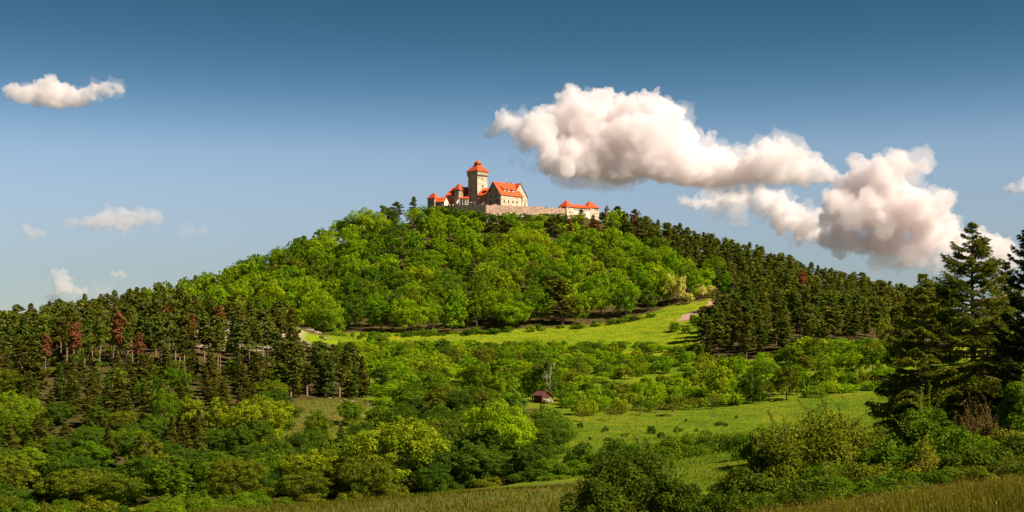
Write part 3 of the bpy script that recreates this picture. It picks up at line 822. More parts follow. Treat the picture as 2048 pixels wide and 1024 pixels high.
# -- left range behind the turret
eL, eR = K1(372, 665, 714), K1(706, 665, 711)
zr = ZZ(300 + 552 / 7.3125, 718)
rL, rR = K1(490, 552, 718), K1(716, 558, 715.5)
t, d, nin, rf = poly_house('residence_range', 'long stone residence range with red hipped roof left of the keep', eL, eR, Vector((rR.x, rR.y, zr)), Vector((rL.x, rL.y, zr)), ZB, 'stone_castle',
    [(.13, .15, .45, .8), (.2, .15, .45, .8), (.26, 2.45, .7, 1.3)])

# -- square stair turret
tcn = K1(567, 790, 708)
tur = empty('stair_turret', (tcn.x, tcn.y, 0))
te = ZZ(300 + 575 / 7.3125, 708)
o_, u_, v_ = walled(tur, (0, 0, tcn.z), 45, 3.6, 3.1, te - .9, ('stone_castle', 'stone_castle'), [(1.8, 5.2, .3, .6)], [(1.5, 5.2, .3, .6)])
cu = u_ * 1.8 + v_ * 1.55
mb = MB(); mb.prism([cu + u_ * (a * 1.95) + v_ * (b_ * 1.7) + UP * (te - .9) for a, b_ in cs], [cu + u_ * (a * 1.95) + v_ * (b_ * 1.7) + UP * te for a, b_ in cs]); mb.build('timber_storey', MATS['stone_castle'], tur)
for k in range(5):
    mb = MB(); mb.box(cu - v_ * 1.72 + u_ * (-1.5 + k * .75) + UP * (te - .45), u_ * .16, v_ * .03, UP * .22); mb.build('embrasure', MATS['window_glass'], tur)
    mb = MB(); mb.box(cu - u_ * 1.97 + v_ * (-1.3 + k * .65) + UP * (te - .45), v_ * .14, u_ * .03, UP * .22); mb.build('embrasure', MATS['window_glass'], tur)
pyramid('roof', tur, cu, 45, 2.4, te, ZZ(300 + 478 / 7.3125, 710), half_v=2.2)
finial(tur, cu + UP * (ZZ(300 + 478 / 7.3125, 710) - .05), 1.1, .16)
tag(tur, 'slender square stone turret with pointed red roof and ball finial left of the keep', 'tower', 'castle buildings')

# -- low arcade with red lean-to roof between turret and keep
lo_ = K1(575, 708, 706.5); ro_ = K1(706, 700, 706.0)
arc = empty('arcade_shelter', (lo_.x, lo_.y, 0))
d = Vector((ro_.x - lo_.x, ro_.y - lo_.y, 0)); L = d.length; d.normalize(); nin = Vector((-d.y, d.x, 0))
mb = MB(); slab(mb, [d * -.2 + UP * lo_.z, d * (L + .1) + UP * lo_.z, d * (L + .1) + nin * 2.2 + UP * (lo_.z + 1.1), d * -.2 + nin * 2.2 + UP * (lo_.z + 1.1)]); mb.build('roof', MATS['roof_tile'], arc)
for k in range(4):
    mb = MB(); mb.tube([d * (.2 + k * (L - .4) / 3) + nin * .25 + UP * 72, d * (.2 + k * (L - .4) / 3) + nin * .25 + UP * (lo_.z - .05)], [.13, .11], 8); mb.build('post', MATS['white_paint'], arc)
mb = MB(); mb.box(d * (L / 2) + nin * 1.9 + UP * ((lo_.z + 72) / 2), d * (L / 2), nin * .15, UP * ((lo_.z - 72) / 2 + .3)); mb.build('wall', MATS['stone_castle'], arc)
tag(arc, 'low lean-to shelter with red roof and white posts at the foot of the keep', 'building', 'castle buildings')

# -- corner tower, far left
cc = K1(210, 850, 713)
ct = empty('corner_tower', (cc.x, cc.y, 0))
ce = ZZ(300 + 700 / 7.3125, 713)
uu, vv = frame(48)
walled(ct, (0, 0, cc.z), 48, 3.4, 4.9, ce, ('stone_castle', 'stone_castle'), [(1.4, 2.6, .4, .7)], [(2.4, 3.4, .35, .7)])
fz = lambda a, b_, z: uu * a + vv * b_ + UP * z
cr = ZZ(300 + 634 / 7.3125, 716)
mb = MB()
E = [fz(-.35, -.35, ce), fz(3.75, -.35, ce), fz(3.75, 5.25, ce), fz(-.35, 5.25, ce)]
r0, r1 = fz(1.7, 1.5, cr), fz(1.7, 3.2, cr)
mb.prism([p - UP * .16 for p in E], E); mb.f.pop()
mb.f = mb.f[:0]; mb.v = []
i = 0
Eb = [p - UP * .18 for p in E]
mb.poly(list(reversed(Eb)))
for a in range(4): mb.poly([Eb[a], Eb[(a + 1) % 4], E[(a + 1) % 4], E[a]])
mb.poly([E[0], E[1], r0]); mb.poly([E[1], E[2], r1, r0]); mb.poly([E[2], E[3], r1]); mb.poly([E[3], E[0], r0, r1])
mb.build('roof', MATS['roof_tile'], ct)
tag(ct, 'stout corner tower with red hipped roof at the far end of the castle', 'tower', 'castle buildings')

# -- gate lodge with white gable
gcn = K1(355, 800, 706)
gl = empty('gate_lodge', (gcn.x, gcn.y, 0))
ge = ZZ(300 + 750 / 7.3125, 706)
gr_ = ZZ(300 + 688 / 7.3125, 707)
uu, vv = frame(66)
GA, GB = 4.8, 5.0
fz = lambda a, b_, z: uu * a + vv * b_ + UP * z
mb = MB(); hl = [(2.6, ge - 1.5, 3.0, ge - .6), (3.6, ge - 1.5, 4.0, ge - .6)]
mb.face_holes((0, 0, 0), vv, UP, [(0, ZB), (0, ge), (GB, ge), (GB, ZB)], hl, .3, uu); mb.build('wall', MATS['stone_castle'], gl)
for h_ in hl: window(gl, (0, 0, 0), vv, uu, *h_)
mb = MB(); hl = [(2.0, ge - 1.0, 2.7, ge - .1)]
mb.face_holes((0, 0, 0), uu, UP, [(0, ge - 1.9), (GA, ge - 1.9), (GA, ge), (GA / 2, gr_), (0, ge)], hl, .3, vv); mb.build('gable', MATS['plaster'], gl)
for h_ in hl: window(gl, (0, 0, 0), uu, vv, *h_)
mb = MB(); mb.poly([fz(0, 0, ZB), fz(GA, 0, ZB), fz(GA, 0, ge - 1.9), fz(0, 0, ge - 1.9)]); mb.poly([fz(GA, 0, ZB), fz(GA, GB, ZB), fz(GA, GB, ge), fz(GA, 0, ge)]); mb.poly([fz(GA, GB, ZB), fz(0, GB, ZB), fz(0, GB, ge), fz(GA / 2, GB, gr_), fz(GA, GB, ge)]); mb.build('wall', MATS['stone_castle'], gl)
s3 = (gr_ - ge) / (GA / 2)
mb = MB(); slab(mb, [fz(-.3, -.2, ge - .3 * s3 + .1), fz(GA / 2, -.2, gr_ + .1), fz(GA / 2, GB + .2, gr_ + .1), fz(-.3, GB + .2, ge - .3 * s3 + .1)]); mb.build('roof', MATS['roof_tile'], gl)
mb = MB(); slab(mb, [fz(GA + .3, -.2, ge - .3 * s3 + .1), fz(GA + .3, GB + .2, ge - .3 * s3 + .1), fz(GA / 2, GB + .2, gr_ + .1), fz(GA / 2, -.2, gr_ + .1)]); mb.build('roof', MATS['roof_tile'], gl)
tag(gl, 'small lodge with red gabled roof and white plastered gable by the corner tower', 'building', 'castle buildings')

# -- curtain walls
def curtain(name, label, pts, zb, mat, seed, th=1.0):
    """pts: (px, py top, Y)"""
    r = random.Random(seed)
    w = [P(*p) for p in pts]
    base = Vector((w[0].x, w[0].y, 0))
    t = empty(name, base)
    mb = MB(); mc = MB()
    for a, b_ in zip(w, w[1:]):
        d = (b_ - a); d.z = 0; L = d.length; d.normalize(); q = Vector((-d.y, d.x, 0)) * th
        k = max(1, int(L / 1.1))
        prev = None
        hs_ = [r.uniform(-.22, .15) + (.35 if r.random() < .12 else 0) for _ in range(k + 1)]
        for i in range(k):
            p0, p1 = a.lerp(b_, i / k) - base, a.lerp(b_, (i + 1) / k) - base
            z0, z1 = p0.z + hs_[i], p1.z + hs_[i + 1]
            mb.prism([Vector((p0.x, p0.y, zb)), Vector((p1.x, p1.y, zb)), Vector((p1.x, p1.y, zb)) + q, Vector((p0.x, p0.y, zb)) + q],
                     [Vector((p0.x, p0.y, z0)), Vector((p1.x, p1.y, z1)), Vector((p1.x, p1.y, z1)) + q, Vector((p0.x, p0.y, z0)) + q])
        k2 = max(1, int(L / 5))
        for i in range(k2):
            p = a.lerp(b_, (i + .5) / k2) - base
            if r.random() < .6: mc.box(Vector((p.x, p.y, p.z + .2)) + q * .5, d * r.uniform(.4, .9), q * .45, UP * r.uniform(.2, .5))
    mb.build('wall', MATS[mat], t)
    mc.build('merlons', MATS[mat], t)
    tag(t, label, 'wall', 'castle curtain walls')
    return t
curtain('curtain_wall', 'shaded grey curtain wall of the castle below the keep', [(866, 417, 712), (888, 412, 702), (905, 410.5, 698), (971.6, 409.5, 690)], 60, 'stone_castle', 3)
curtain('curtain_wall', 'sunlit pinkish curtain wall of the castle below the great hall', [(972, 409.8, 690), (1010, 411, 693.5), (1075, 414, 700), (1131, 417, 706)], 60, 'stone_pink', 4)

# -- gatehouse range, right
p1 = K2(965, 600, 706)
gh = empty('gatehouse_range', (p1.x, p1.y, 0))
e1 = ZZ(360 + 452 / 8.533, 707)
walled(gh, (0, 0, p1.z), 45, 5.2, 5.2, e1, ('stone_sunlit', 'stone_castle'), [(1.4, 3.3, .35, .6), (3.2, 3.3, .35, .6), (2.0, 1.65, .5, .8), (3.2, 1.65, .5, .8), (4.4, 1.65, .5, .8)], [(3, 4.1, .6, .4)])
u, v = frame(45)
c1 = u * 2.6 + v * 2.6
pyramid('roof', gh, c1, 45, 3.05, e1, ZZ(360 + 342 / 8.533, 709.7))
finial(gh, c1 + UP * (ZZ(360 + 342 / 8.533, 709.7) - .05), .7, .08)
u2, v2 = frame(29)
s0 = u * 5.0 + v * 0.6
z2 = e1 - .12
LL = 10.6
fz = lambda a, b_, z: s0 + u2 * a + v2 * b_ + UP * z
mb = MB()
hl = [(1.0 + 1.45 * k, z2 - 1.15, 1.5 + 1.45 * k, z2 - .4) for k in range(7)]
mb.face_holes(s0, u2, UP, [(0, ZB), (LL, ZB), (LL, z2), (0, z2)], hl, .25, v2); mb.build('wall', MATS['plaster'], gh)
for h_ in hl: window(gh, s0, u2, v2, *h_)
mb = MB()
for k in range(8): mb.box(fz(.45 + 1.45 * k, -.03, z2 - .75), u2 * .08, v2 * .03, UP * .75)
mb.box(fz(LL / 2, -.045, z2 - .2), u2 * LL / 2, v2 * .03, UP * .08); mb.box(fz(LL / 2, -.045, z2 - 1.35), u2 * LL / 2, v2 * .03, UP * .08)
mb.build('timber_frame', MATS['timber_dark'], gh)
mb = MB(); mb.poly([fz(LL, 0, ZB), fz(LL, 6, ZB), fz(LL, 6, z2), fz(LL, 0, z2)]); mb.poly([fz(LL, 6, ZB), fz(0, 6, ZB), fz(0, 6, z2), fz(LL, 6, z2)]); mb.build('wall', MATS['stone_castle'], gh)
mb = MB(); slab(mb, [fz(-.8, -.4, z2), fz(LL, -.4, z2), fz(LL, 3, z2 + 1.95), fz(-2.0, 3, z2 + 1.95)]); mb.build('roof', MATS['roof_tile'], gh)
mb = MB(); slab(mb, [fz(LL, 6.4, z2), fz(-.8, 6.4, z2), fz(-2, 3, z2 + 1.95), fz(LL, 3, z2 + 1.95)]); mb.build('roof', MATS['roof_tile'], gh)
c3w = P(1020 + 1362 / 8.533, 420, 719.5)
c3 = Vector((c3w.x - p1.x, c3w.y - p1.y, 0))
e3 = ZZ(360 + 468 / 8.533, 716)
cor = c3 - u2 * 3.35 - v2 * 3.35
mb = MB(); hl = [(4.0, e3 - 1.5, 4.6, e3 - .6), (5.4, e3 - 1.5, 6.0, e3 - .6)]
mb.face_holes(cor, u2, UP, [(0, ZB), (6.7, ZB), (6.7, e3), (0, e3)], hl, .3, v2); mb.build('wall', MATS['stone_sunlit'], gh)
for h_ in hl: window(gh, cor, u2, v2, *h_)
fz = lambda a, b_, z: cor + u2 * a + v2 * b_ + UP * z
mb = MB(); mb.poly([fz(6.7, 0, ZB), fz(6.7, 6.7, ZB), fz(6.7, 6.7, e3), fz(6.7, 0, e3)]); mb.poly([fz(6.7, 6.7, ZB), fz(0, 6.7, ZB), fz(0, 6.7, e3), fz(6.7, 6.7, e3)]); mb.poly([fz(0, 6.7, ZB), fz(0, 0, ZB), fz(0, 0, e3), fz(0, 6.7, e3)]); mb.build('wall', MATS['stone_castle'], gh)
pyramid('roof', gh, c3, 29, 3.75, e3, ZZ(360 + 360 / 8.533, 719.5))
finial(gh, c3 + UP * (ZZ(360 + 360 / 8.533, 719.5) - .05), .6, .07)
tag(gh, 'low gatehouse range with red roofs, a pyramid-roofed pavilion at each end', 'building', 'castle buildings')

# -- round watch turret with dark cone
wt0 = K2(1655, 600, 712)
wt = empty('watch_turret', (wt0.x, wt0.y, 0))
zc = ZZ(360 + 510 / 8.533, 712)
mb = MB(); mb.tube([UP * 58, UP * (zc - .1)], [1.35, 1.25], 20); mb.build('wall', MATS['stone_pink'], wt)
mb = MB(); mb.tube([UP * (zc - .12), UP * zc, UP * (zc + .9), UP * (zc + 1.9), UP * (zc + 2.6)], [1.5, 1.52, .95, .36, .05], 16); mb.build('roof', MATS['roof_slate'], wt)
mb = MB(); mb.tube([UP * (zc + 2.5), UP * (zc + 3.3)], [.05, .02], 6); mb.build('spike', MATS['timber_dark'], wt)
m2 = MB(); m2.box((.35, -1.27, zc - .9), (.15, 0, 0), (0, .04, 0), (0, 0, .3)); m2.build('window', MATS['window_glass'], wt)
tag(wt, 'small round watch turret with dark slate cone roof beyond the gatehouse', 'tower', 'castle buildings')

# -- terrace things
b0 = K1(556, 790, 701)
fl = empty('banner', (b0.x, b0.y, 0))
mb = MB(); mb.tube([UP * 70, UP * (b0.z + 2.6)], [.05, .04], 6); mb.build('pole', MATS['timber_dark'], fl)
mb = MB()
for k in range(6):
    z0, z1 = b0.z + 2.5 - k * .4, b0.z + 2.5 - (k + 1) * .4
    x0, x1 = -.06 - .12 * k, -.06 - .12 * (k + 1)
    y0, y1 = .1 * math.sin(k), .1 * math.sin(k + 1)
    mb.prism([(x1 - .1, y1, z1), (x1 + .75, y1 + .1, z1), (x1 + .75, y1 + .13, z1), (x1 - .1, y1 + .03, z1)], [(x0 - .1, y0, z0), (x0 + .75, y0 + .1, z0), (x0 + .75, y0 + .13, z0), (x0 - .1, y0 + .03, z0)])
mb.build('cloth', MATS['white_paint'], fl)
tag(fl, 'white banner hanging on a pole by the foot of the stair turret', 'banner')
for (zx, h_) in ((745, .9), (795, .6), (935, .7)):
    q_ = K1(zx, 795, 695 + abs(840 - zx) * .01)
    mb = MB()
    mb.tube([Vector((0, 0, -9)), (0, 0, h_ * .7), (0, 0, h_ * .72), (0, 0, h_)], [.05, .05, .8, .06], 10)
    o_ = mb.build('parasol', MATS['white_paint']); o_.location = q_ + UP * .2
    tag(o_, 'folded pale parasol on the castle terrace behind the curtain wall', 'parasol', 'terrace parasols')

# ------------------------------------------------------------------ plants: prototypes
def unit(a): return a / (np.linalg.norm(a, axis=-1, keepdims=True) + 1e-9)
def leaves(c, nrm, size, aspect, g, tan=None):
    """rhombic leaves: centres, normals, sizes -> verts (4N,3), faces (N,4)"""
    N = len(c)
    t = g.normal(size=(N, 3)) if tan is None else tan
    t = t - nrm * (t * nrm).sum(1, keepdims=True)
    t = unit(t)
    b = np.cross(nrm, t)
    s = size[:, None]
    fold = nrm * s * 0.12
    v = np.stack([c - t * s, c + b * s * aspect + fold, c + t * s, c - b * s * aspect + fold], 1).reshape(-1, 3)
    f = np.arange(4 * N).reshape(N, 4)
    return v, f
def finish(name, V, F_, T):
    return mesh_np(name, V, F_, tint=T)
def broadleaf(seed, Hh=12.0, Wd=11.0, lobes=46, per=130, ls=0.30, bottom=0.16, spread=1.0, top=1.0):
    g = np.random.default_rng(seed)
    C, N_, S_, T_ = [], [], [], []
    cz = Hh * (0.5 + bottom / 2)
    rz = Hh * (1 - bottom) / 2
    big = g.normal(size=(5, 3)); big = unit(big)
    lc = []
    for k in range(lobes):
        for _ in range(12):
            d = unit(g.normal(size=3) + np.array([0, 0, 0.35]))
            bump = 1 + 0.22 * max(0, (big @ d).max() - 0.6) / 0.4 - 0.10
            shape = 1.0 if d[2] > 0 else 0.92
            rad = g.uniform(0.45, 0.93) * bump
            p = np.array([d[0] * Wd / 2 * rad * shape, d[1] * Wd / 2 * rad * shape, cz + d[2] * rz * rad])
            lr = g.uniform(0.105, 0.185) * Wd * (0.8 + 0.4 * (d[2] < 0.5))
            if all(np.linalg.norm(p - q) > 0.55 * (lr + r2) for q, r2 in lc): break
        lc.append((p, lr))
        tl = g.uniform(0.25, 0.75)
        for q in range(7):               # leaf clumps on the outer side of each bough
            dq = unit(g.normal(size=3) + 0.9 * d + np.array([0, 0, 0.35]))
            cr_ = lr * g.uniform(0.36, 0.62)
            pc = p + dq * lr * g.uniform(0.45, 1.0) * np.array([1, 1, 0.85])
            n = max(6, int(per / 7 * (cr_ / (0.07 * Wd)) ** 2))
            e = unit(g.normal(size=(n, 3)) + 0.5 * dq + np.array([0, 0, 0.45]))
            c = pc + e * (cr_ * g.uniform(0.55, 1.08, n) ** 0.6)[:, None] * np.array([1, 1, 0.75])
            nr = unit(e + g.normal(size=(n, 3)) * 0.42 + np.array([0, 0, 0.15]))
            C.append(c); N_.append(nr); S_.append(ls * g.uniform(0.6, 1.25, n)); T_.append(np.clip(tl + g.normal() * 0.14 + g.normal(size=n) * 0.13, 0, 1))
    C, N_, S_, T_ = map(np.concatenate, (C, N_, S_, T_))
    V, Fc = leaves(C, N_, S_, 0.62, g)
    crown = finish('crown', V, Fc, T_)
    mb = MB()
    r = random.Random(seed)
    th = Hh * 0.5
    mb.tube([(0, 0, -1.2), (0, 0, .2), (r.uniform(-.2, .2), r.uniform(-.2, .2), th * .6), (r.uniform(-.4, .4), r.uniform(-.4, .4), th), (0, 0, Hh * .8)], [Hh * .032, Hh * .027, Hh * .02, Hh * .015, .04], 7)
    for p, lr in lc[::7]:
        z0 = r.uniform(.25, .6) * Hh
        mb.tube([(0, 0, z0), tuple(np.array([p[0] * .5, p[1] * .5, (z0 + p[2]) / 2 + .2])), tuple(p)], [Hh * .008, Hh * .005, .02], 5)
    trunk = mesh_py('trunk', mb.v, mb.f, True)
    return crown, trunk
def pine(seed, Hh=14.0, Wd=6.0, base=0.3, whorls=17, per=26, ls=0.34, cone=0.8, flat=0.5, up=0.15):
    """layered conifer: whorls of boughs with flat needle pads; 'cone' 1 = pointed, 0 = rounded"""
    g = np.random.default_rng(seed); r = random.Random(seed)
    C, N_, S_, T_, TN = [], [], [], [], []
    mb = MB()
    lean = np.array([r.uniform(-.02, .02), r.uniform(-.02, .02)])
    ax = lambda z: np.array([lean[0] * z, lean[1] * z, z])
    mb.tube([tuple(ax(-1.2)), tuple(ax(.3)), tuple(ax(Hh * .4)), tuple(ax(Hh * .75)), tuple(ax(Hh * .99))], [Hh * .017, Hh * .0145, Hh * .011, Hh * .006, .03], 7)
    for k in range(whorls):
        f = k / (whorls - 1)
        z = Hh * (base + (1 - base) * (f ** 0.92) * 0.985)
        prof_c = (1 - f) ** 0.85
        prof_r = math.sqrt(max(0, 1 - (f * 1.02 - 0.12) ** 2 / 0.9)) if f < 0.98 else 0.15
        prof = cone * prof_c + (1 - cone) * prof_r
        prof *= min(1, 0.55 + f * 3.0)
        nb = r.randint(4, 6)
        a0 = r.uniform(0, 6.28)
        for j in range(nb):
            if r.random() < 0.16: continue
            a = a0 + 6.283 * j / nb + r.uniform(-.3, .3)
            L = max(0.25, Wd / 2 * prof * r.uniform(0.5, 1.25))
            d = np.array([math.cos(a), math.sin(a), 0])
            tilt = up + 0.35 * f - 0.12 * (1 - f) + r.uniform(-.12, .12)
            p0 = ax(z); p1 = p0 + d * L + np.array([0, 0, L * tilt])
            if L > 0.9: mb.tube([tuple(p0), tuple(p0 * .5 + p1 * .5 + np.array([0, 0, -.06 * L])), tuple(p1)], [.05 + .012 * L, .04, .015], 4)
            n = max(8, int(per * (0.4 + 1.25 * L / (Wd / 2))))
            s = g.uniform(0.22, 1.05, n) ** 0.75
            side = np.array([-d[1], d[0], 0])
            w = L * 0.34 * (1.1 - 0.6 * s) + 0.18
            off = g.normal(size=n) * w * 0.6
            c = p0 + (p1 - p0) * s[:, None] + side * off[:, None]
            c[:, 2] += g.normal(size=n) * 0.16 * flat * (1 + L * .3) - 0.10 * L * (np.abs(off) / (w + .01)) + 0.05 * L * np.sin(s * 3.1)
            nr = unit(np.array([0, 0, 1.0]) + g.normal(size=(n, 3)) * 0.65 + d * 0.25)
            tn = d * 1.0 + side * (off / (w + .1))[:, None] * 0.9 + g.normal(size=(n, 3)) * 0.45 + np.array([0, 0, .25])
            C.append(c); N_.append(nr); TN.append(tn); S_.append(ls * g.uniform(.6, 1.25, n)); T_.append(np.clip(r.uniform(.2, .8) + g.normal(size=n) * .18, 0, 1))
    C, N_, S_, T_, TN = map(np.concatenate, (C, N_, S_, T_, TN))
    V, Fc = leaves(C, N_, S_, 0.42, g, TN)
    return finish('crown', V, Fc, T_), mesh_py('trunk', mb.v, mb.f, True)
def shrub(seed, Hh=3.5, Wd=5.0, lobes=22, per=120, ls=0.16, stems=7, shoots=0):
    g = np.random.default_rng(seed); r = random.Random(seed)
    C, N_, S_, T_ = [], [], [], []
    mb = MB()
    tips = []
    for k in range(lobes):
        a = g.uniform(0, 6.283); rr = Wd / 2 * math.sqrt(g.uniform(0, 1)) * 0.86
        hmax = Hh * (1 - 0.55 * (rr / (Wd / 2)) ** 2) * g.uniform(.72, 1.0)
        lr = g.uniform(.11, .19) * Wd
        z = g.uniform(0.3, 1.0) ** 0.6 * max(lr * .6, hmax - lr * .6)
        p = np.array([math.cos(a) * rr, math.sin(a) * rr, z])
        n = int(per * (lr / (.15 * Wd)) ** 2)
        e = unit(g.normal(size=(n, 3)) + np.array([math.cos(a) * .4 * rr / Wd, math.sin(a) * .4 * rr / Wd, .4]))
        c = p + e * (lr * g.uniform(.45, 1.12, n) ** .6)[:, None]
        c[:, 2] = np.maximum(c[:, 2], g.uniform(-.1, .25, n))
        nr = unit(e * .8 + g.normal(size=(n, 3)) * .7 + np.array([0, 0, .3]))
        C.append(c); N_.append(nr); S_.append(ls * g.uniform(.55, 1.35, n)); T_.append(np.clip(g.uniform(.2, .8) + g.normal(size=n) * .2, 0, 1))
        tips.append(p)
    for k in range(shoots):           # upright leafy shoots over the top
        p = tips[r.randrange(len(tips))].copy()
        a = r.uniform(0, 6.28); L = Hh * r.uniform(.25, .5)
        d = unit(np.array([math.cos(a) * .55, math.sin(a) * .55, 1.0]))
        base_ = np.array([p[0] * .9, p[1] * .9, p[2]])
        n = int(per * .22) + 10
        s = g.uniform(0, 1.1, n)
        c = base_ + d * (s * L)[:, None] + np.array([d[0], d[1], -.15]) * (s ** 2 * L * .25)[:, None] + g.normal(size=(n, 3)) * ls * .55
        C.append(c); N_.append(unit(g.normal(size=(n, 3)) + np.array([0, 0, .4]))); S_.append(ls * g.uniform(.5, 1.1, n)); T_.append(np.clip(.65 + g.normal(size=n) * .2, 0, 1))
        mb.tube([tuple(base_ - d * L * .5), tuple(base_), tuple(base_ + d * L)], [.012, .010, .004], 4)
    for k in range(stems):
        p = tips[k % len(tips)]
        mb.tube([(p[0] * .12, p[1] * .12, -.5), (p[0] * .4, p[1] * .4, p[2] * .45), tuple(p)], [.011 * Hh, .008 * Hh, .002 * Hh], 5)
    C, N_, S_, T_ = map(np.concatenate, (C, N_, S_, T_))
    V, Fc = leaves(C, N_, S_, .55, g)
    return finish('foliage', V, Fc, T_), mesh_py('stem', mb.v, mb.f, True)
def bare_tree(seed, Hh, Wd, mat_leaf=True, n_leaf=900, ls=.14):
    """thin crown with its boughs showing"""
    g = np.random.default_rng(seed); r = random.Random(seed)
    mb = MB(); tips = []
    def grow(p, d, L, rad, lv):
        q = p + d * L
        mid = p + d * L * .5 + Vector((r.uniform(-.06, .06), r.uniform(-.06, .06), 0)) * L
        mb.tube([p, mid, q], [rad, rad * .8, rad * .6], 5)
        if lv == 0:
            tips.append(q); return
        for k in range(r.randint(2, 4)):
            e = (d + Vector((r.gauss(0, .5), r.gauss(0, .5), r.gauss(.1, .3)))).normalized()
            grow(p + d * L * r.uniform(.5, 1), e, L * r.uniform(.5, .75), rad * .55, lv - 1)
        tips.append(q)
    mb.tube([(0, 0, -.8), (0, 0, Hh * .25)], [Hh * .03, Hh * .022], 7)
    for k in range(5):
        a = 1.257 * k + r.uniform(-.4, .4)
        grow(Vector((0, 0, Hh * (.18 + .05 * k))), Vector((math.cos(a) * .6 * Wd / Hh * 1.4, math.sin(a) * .6 * Wd / Hh * 1.4, 1)).normalized(), Hh * .34, Hh * .010, 3)
    tp = np.array([tuple(t) for t in tips])
    i = g.integers(0, len(tp), n_leaf)
    c = tp[i] + g.normal(size=(n_leaf, 3)) * Wd * .045
    V, Fc = leaves(c, unit(g.normal(size=(n_leaf, 3)) + np.array([0, 0, .4])), ls * g.uniform(.6, 1.3, n_leaf), .55, g)
    return finish('crown', V, Fc, g.uniform(0, 1, n_leaf)), mesh_py('trunk', mb.v, mb.f, True)

FAR_B = [broadleaf(100 + i, 12, (11, 12.5, 10, 11.5, 13, 9.5, 12)[i], (42, 48, 38, 44, 52, 34, 30)[i], 150, .28) for i in range(7)]
MID_B = [broadleaf(200 + i, 12, (11, 12, 9.5, 8.0)[i], (74, 86, 70, 64)[i], 230, .19, bottom=.04) for i in range(4)]
FAR_P = [pine(300 + i, 14, (6.2, 5.4, 6.8, 5.8, 5.0, 6.4, 7.0, 5.6, 6.0)[i], (.26, .22, .32, .18, .26, .36, .3, .4, .2)[i], (17, 15, 13, 18, 17, 12, 14, 13, 16)[i], (40, 44, 52, 38, 38, 56, 52, 48, 42)[i], .40, (.6, .75, .25, .65, .8, .1, .15, .4, .5)[i]) for i in range(9)]
TALL_P = [pine(330 + i, 15, (5.4, 6.0, 4.8, 5.6)[i], (.50, .46, .55, .5)[i], 13, 44, .36, (.5, .35, .6, .45)[i]) for i in range(4)]
SPRUCE = [pine(360 + i, 13, (5.2, 4.6, 6.0)[i], (.05, .08, .04)[i], 24, 44, .28, (1.0, .95, .9)[i], up=-.02) for i in range(3)]
FAR_S = [shrub(400 + i, 4.0, (5.5, 6.5, 5.0, 7.0, 6.0)[i], 22, 60, .24, 4) for i in range(5)]
MID_S = [shrub(430 + i, 3.6, (4.6, 5.4, 4.2)[i], 30, 210, .12, 6) for i in range(3)]
BARE_T = [bare_tree(450 + i, (4.5, 5.0, 4.0)[i], 4.5, n_leaf=(500, 900, 1300)[i], ls=.15) for i in range(3)]

PLANTS = []       # dict(px, Y, X, h, w, kind, mat, ...)
def size_word(h, w, hm, wm):
    a = 'tall' if h > hm * 1.12 else 'low' if h < hm * .88 else ''
    b = 'broad' if w > wm * 1.1 else 'narrow' if w < wm * .9 else ''
    return (a + ' ' + b).strip()
def hill_place(px, py):
    side = ('beside the left spur' if px < 420 else 'on the left shoulder' if px < 640 else 'left of the castle' if px < 850 else 'below the corner tower' if px < 930
            else 'below the keep' if px < 985 else 'below the great hall' if px < 1060 else 'below the curtain wall' if px < 1130 else 'below the gatehouse' if px < 1215 else 'beside the pine stand')
    row = 'near the top' if py < 470 and px > 820 else 'near the crest' if py < 520 else 'at mid slope' if py < 600 else 'low on the slope' if py < 635 else 'at the meadow edge'
    return side + ', ' + row
def slope_place(px, py):
    a = 'near the watch turret' if px < 1330 else 'above the dirt track' if px < 1480 else 'mid-way down the ridge' if px < 1620 else 'far down the ridge'
    b = 'on the skyline' if py < np.interp(px, [1245, 1350, 1450, 1550, 1650, 1790], [482, 515, 546, 582, 617, 667]) else 'at the lower edge' if py > 672 else 'mid stand' if py < 620 else 'low in the stand'
    return a + ', ' + b
def spur_place(px, py):
    a = 'far out on the spur' if px < 110 else 'near the rust-red pines' if px < 300 else 'before the bare slope' if px < 560 else 'above the stony bank'
    b = 'on the ridge' if py < np.interp(px, [0, 150, 300, 450], [735, 712, 685, 660]) else 'half way down' if py < 735 else 'low down'
    return a + ', ' + b
def scrub_place(px, py):
    a = 'left of the birches' if px < 960 else 'around the red hut' if px < 1150 else 'above the fruit trees' if px < 1420 else 'below the right pine stand' if px < 1640 else 'beside the big spruce'
    b = 'bordering the upper meadow' if py < 708 else 'high in the scrub' if py < 740 else 'mid scrub' if py < 775 else 'bordering the middle meadow'
    return a + ', ' + b
def low_place(px, py):
    a = 'below the rust-red pines' if px < 260 else 'near the yellow-green trees' if px < 560 else 'below the stony bank' if px < 760 else 'below the pale green grove'
    b = 'up by the conifers' if py < 850 else 'mid wood' if py < 930 else 'down by the near meadow'
    return a + ', ' + b
def plant(x, y, h, w, protos, mat, name, label, cat, group, trunk='bark_grey', rz=None, part='crown', stem='trunk', keep=False, hp=12.0, wp=11.0, idx=None, rank=1.0):
    PLANTS.append(dict(x=x, y=y, h=h, w=w, protos=protos, mat=mat, name=name, label=label, cat=cat, group=group, trunk=trunk,
                       rz=rng.uniform(0, 6.283) if rz is None else rz, part=part, stem=stem, keep=keep, hp=hp, wp=wp,
                       idx=int(rng.integers(0, len(protos))) if idx is None else idx, rank=rank))

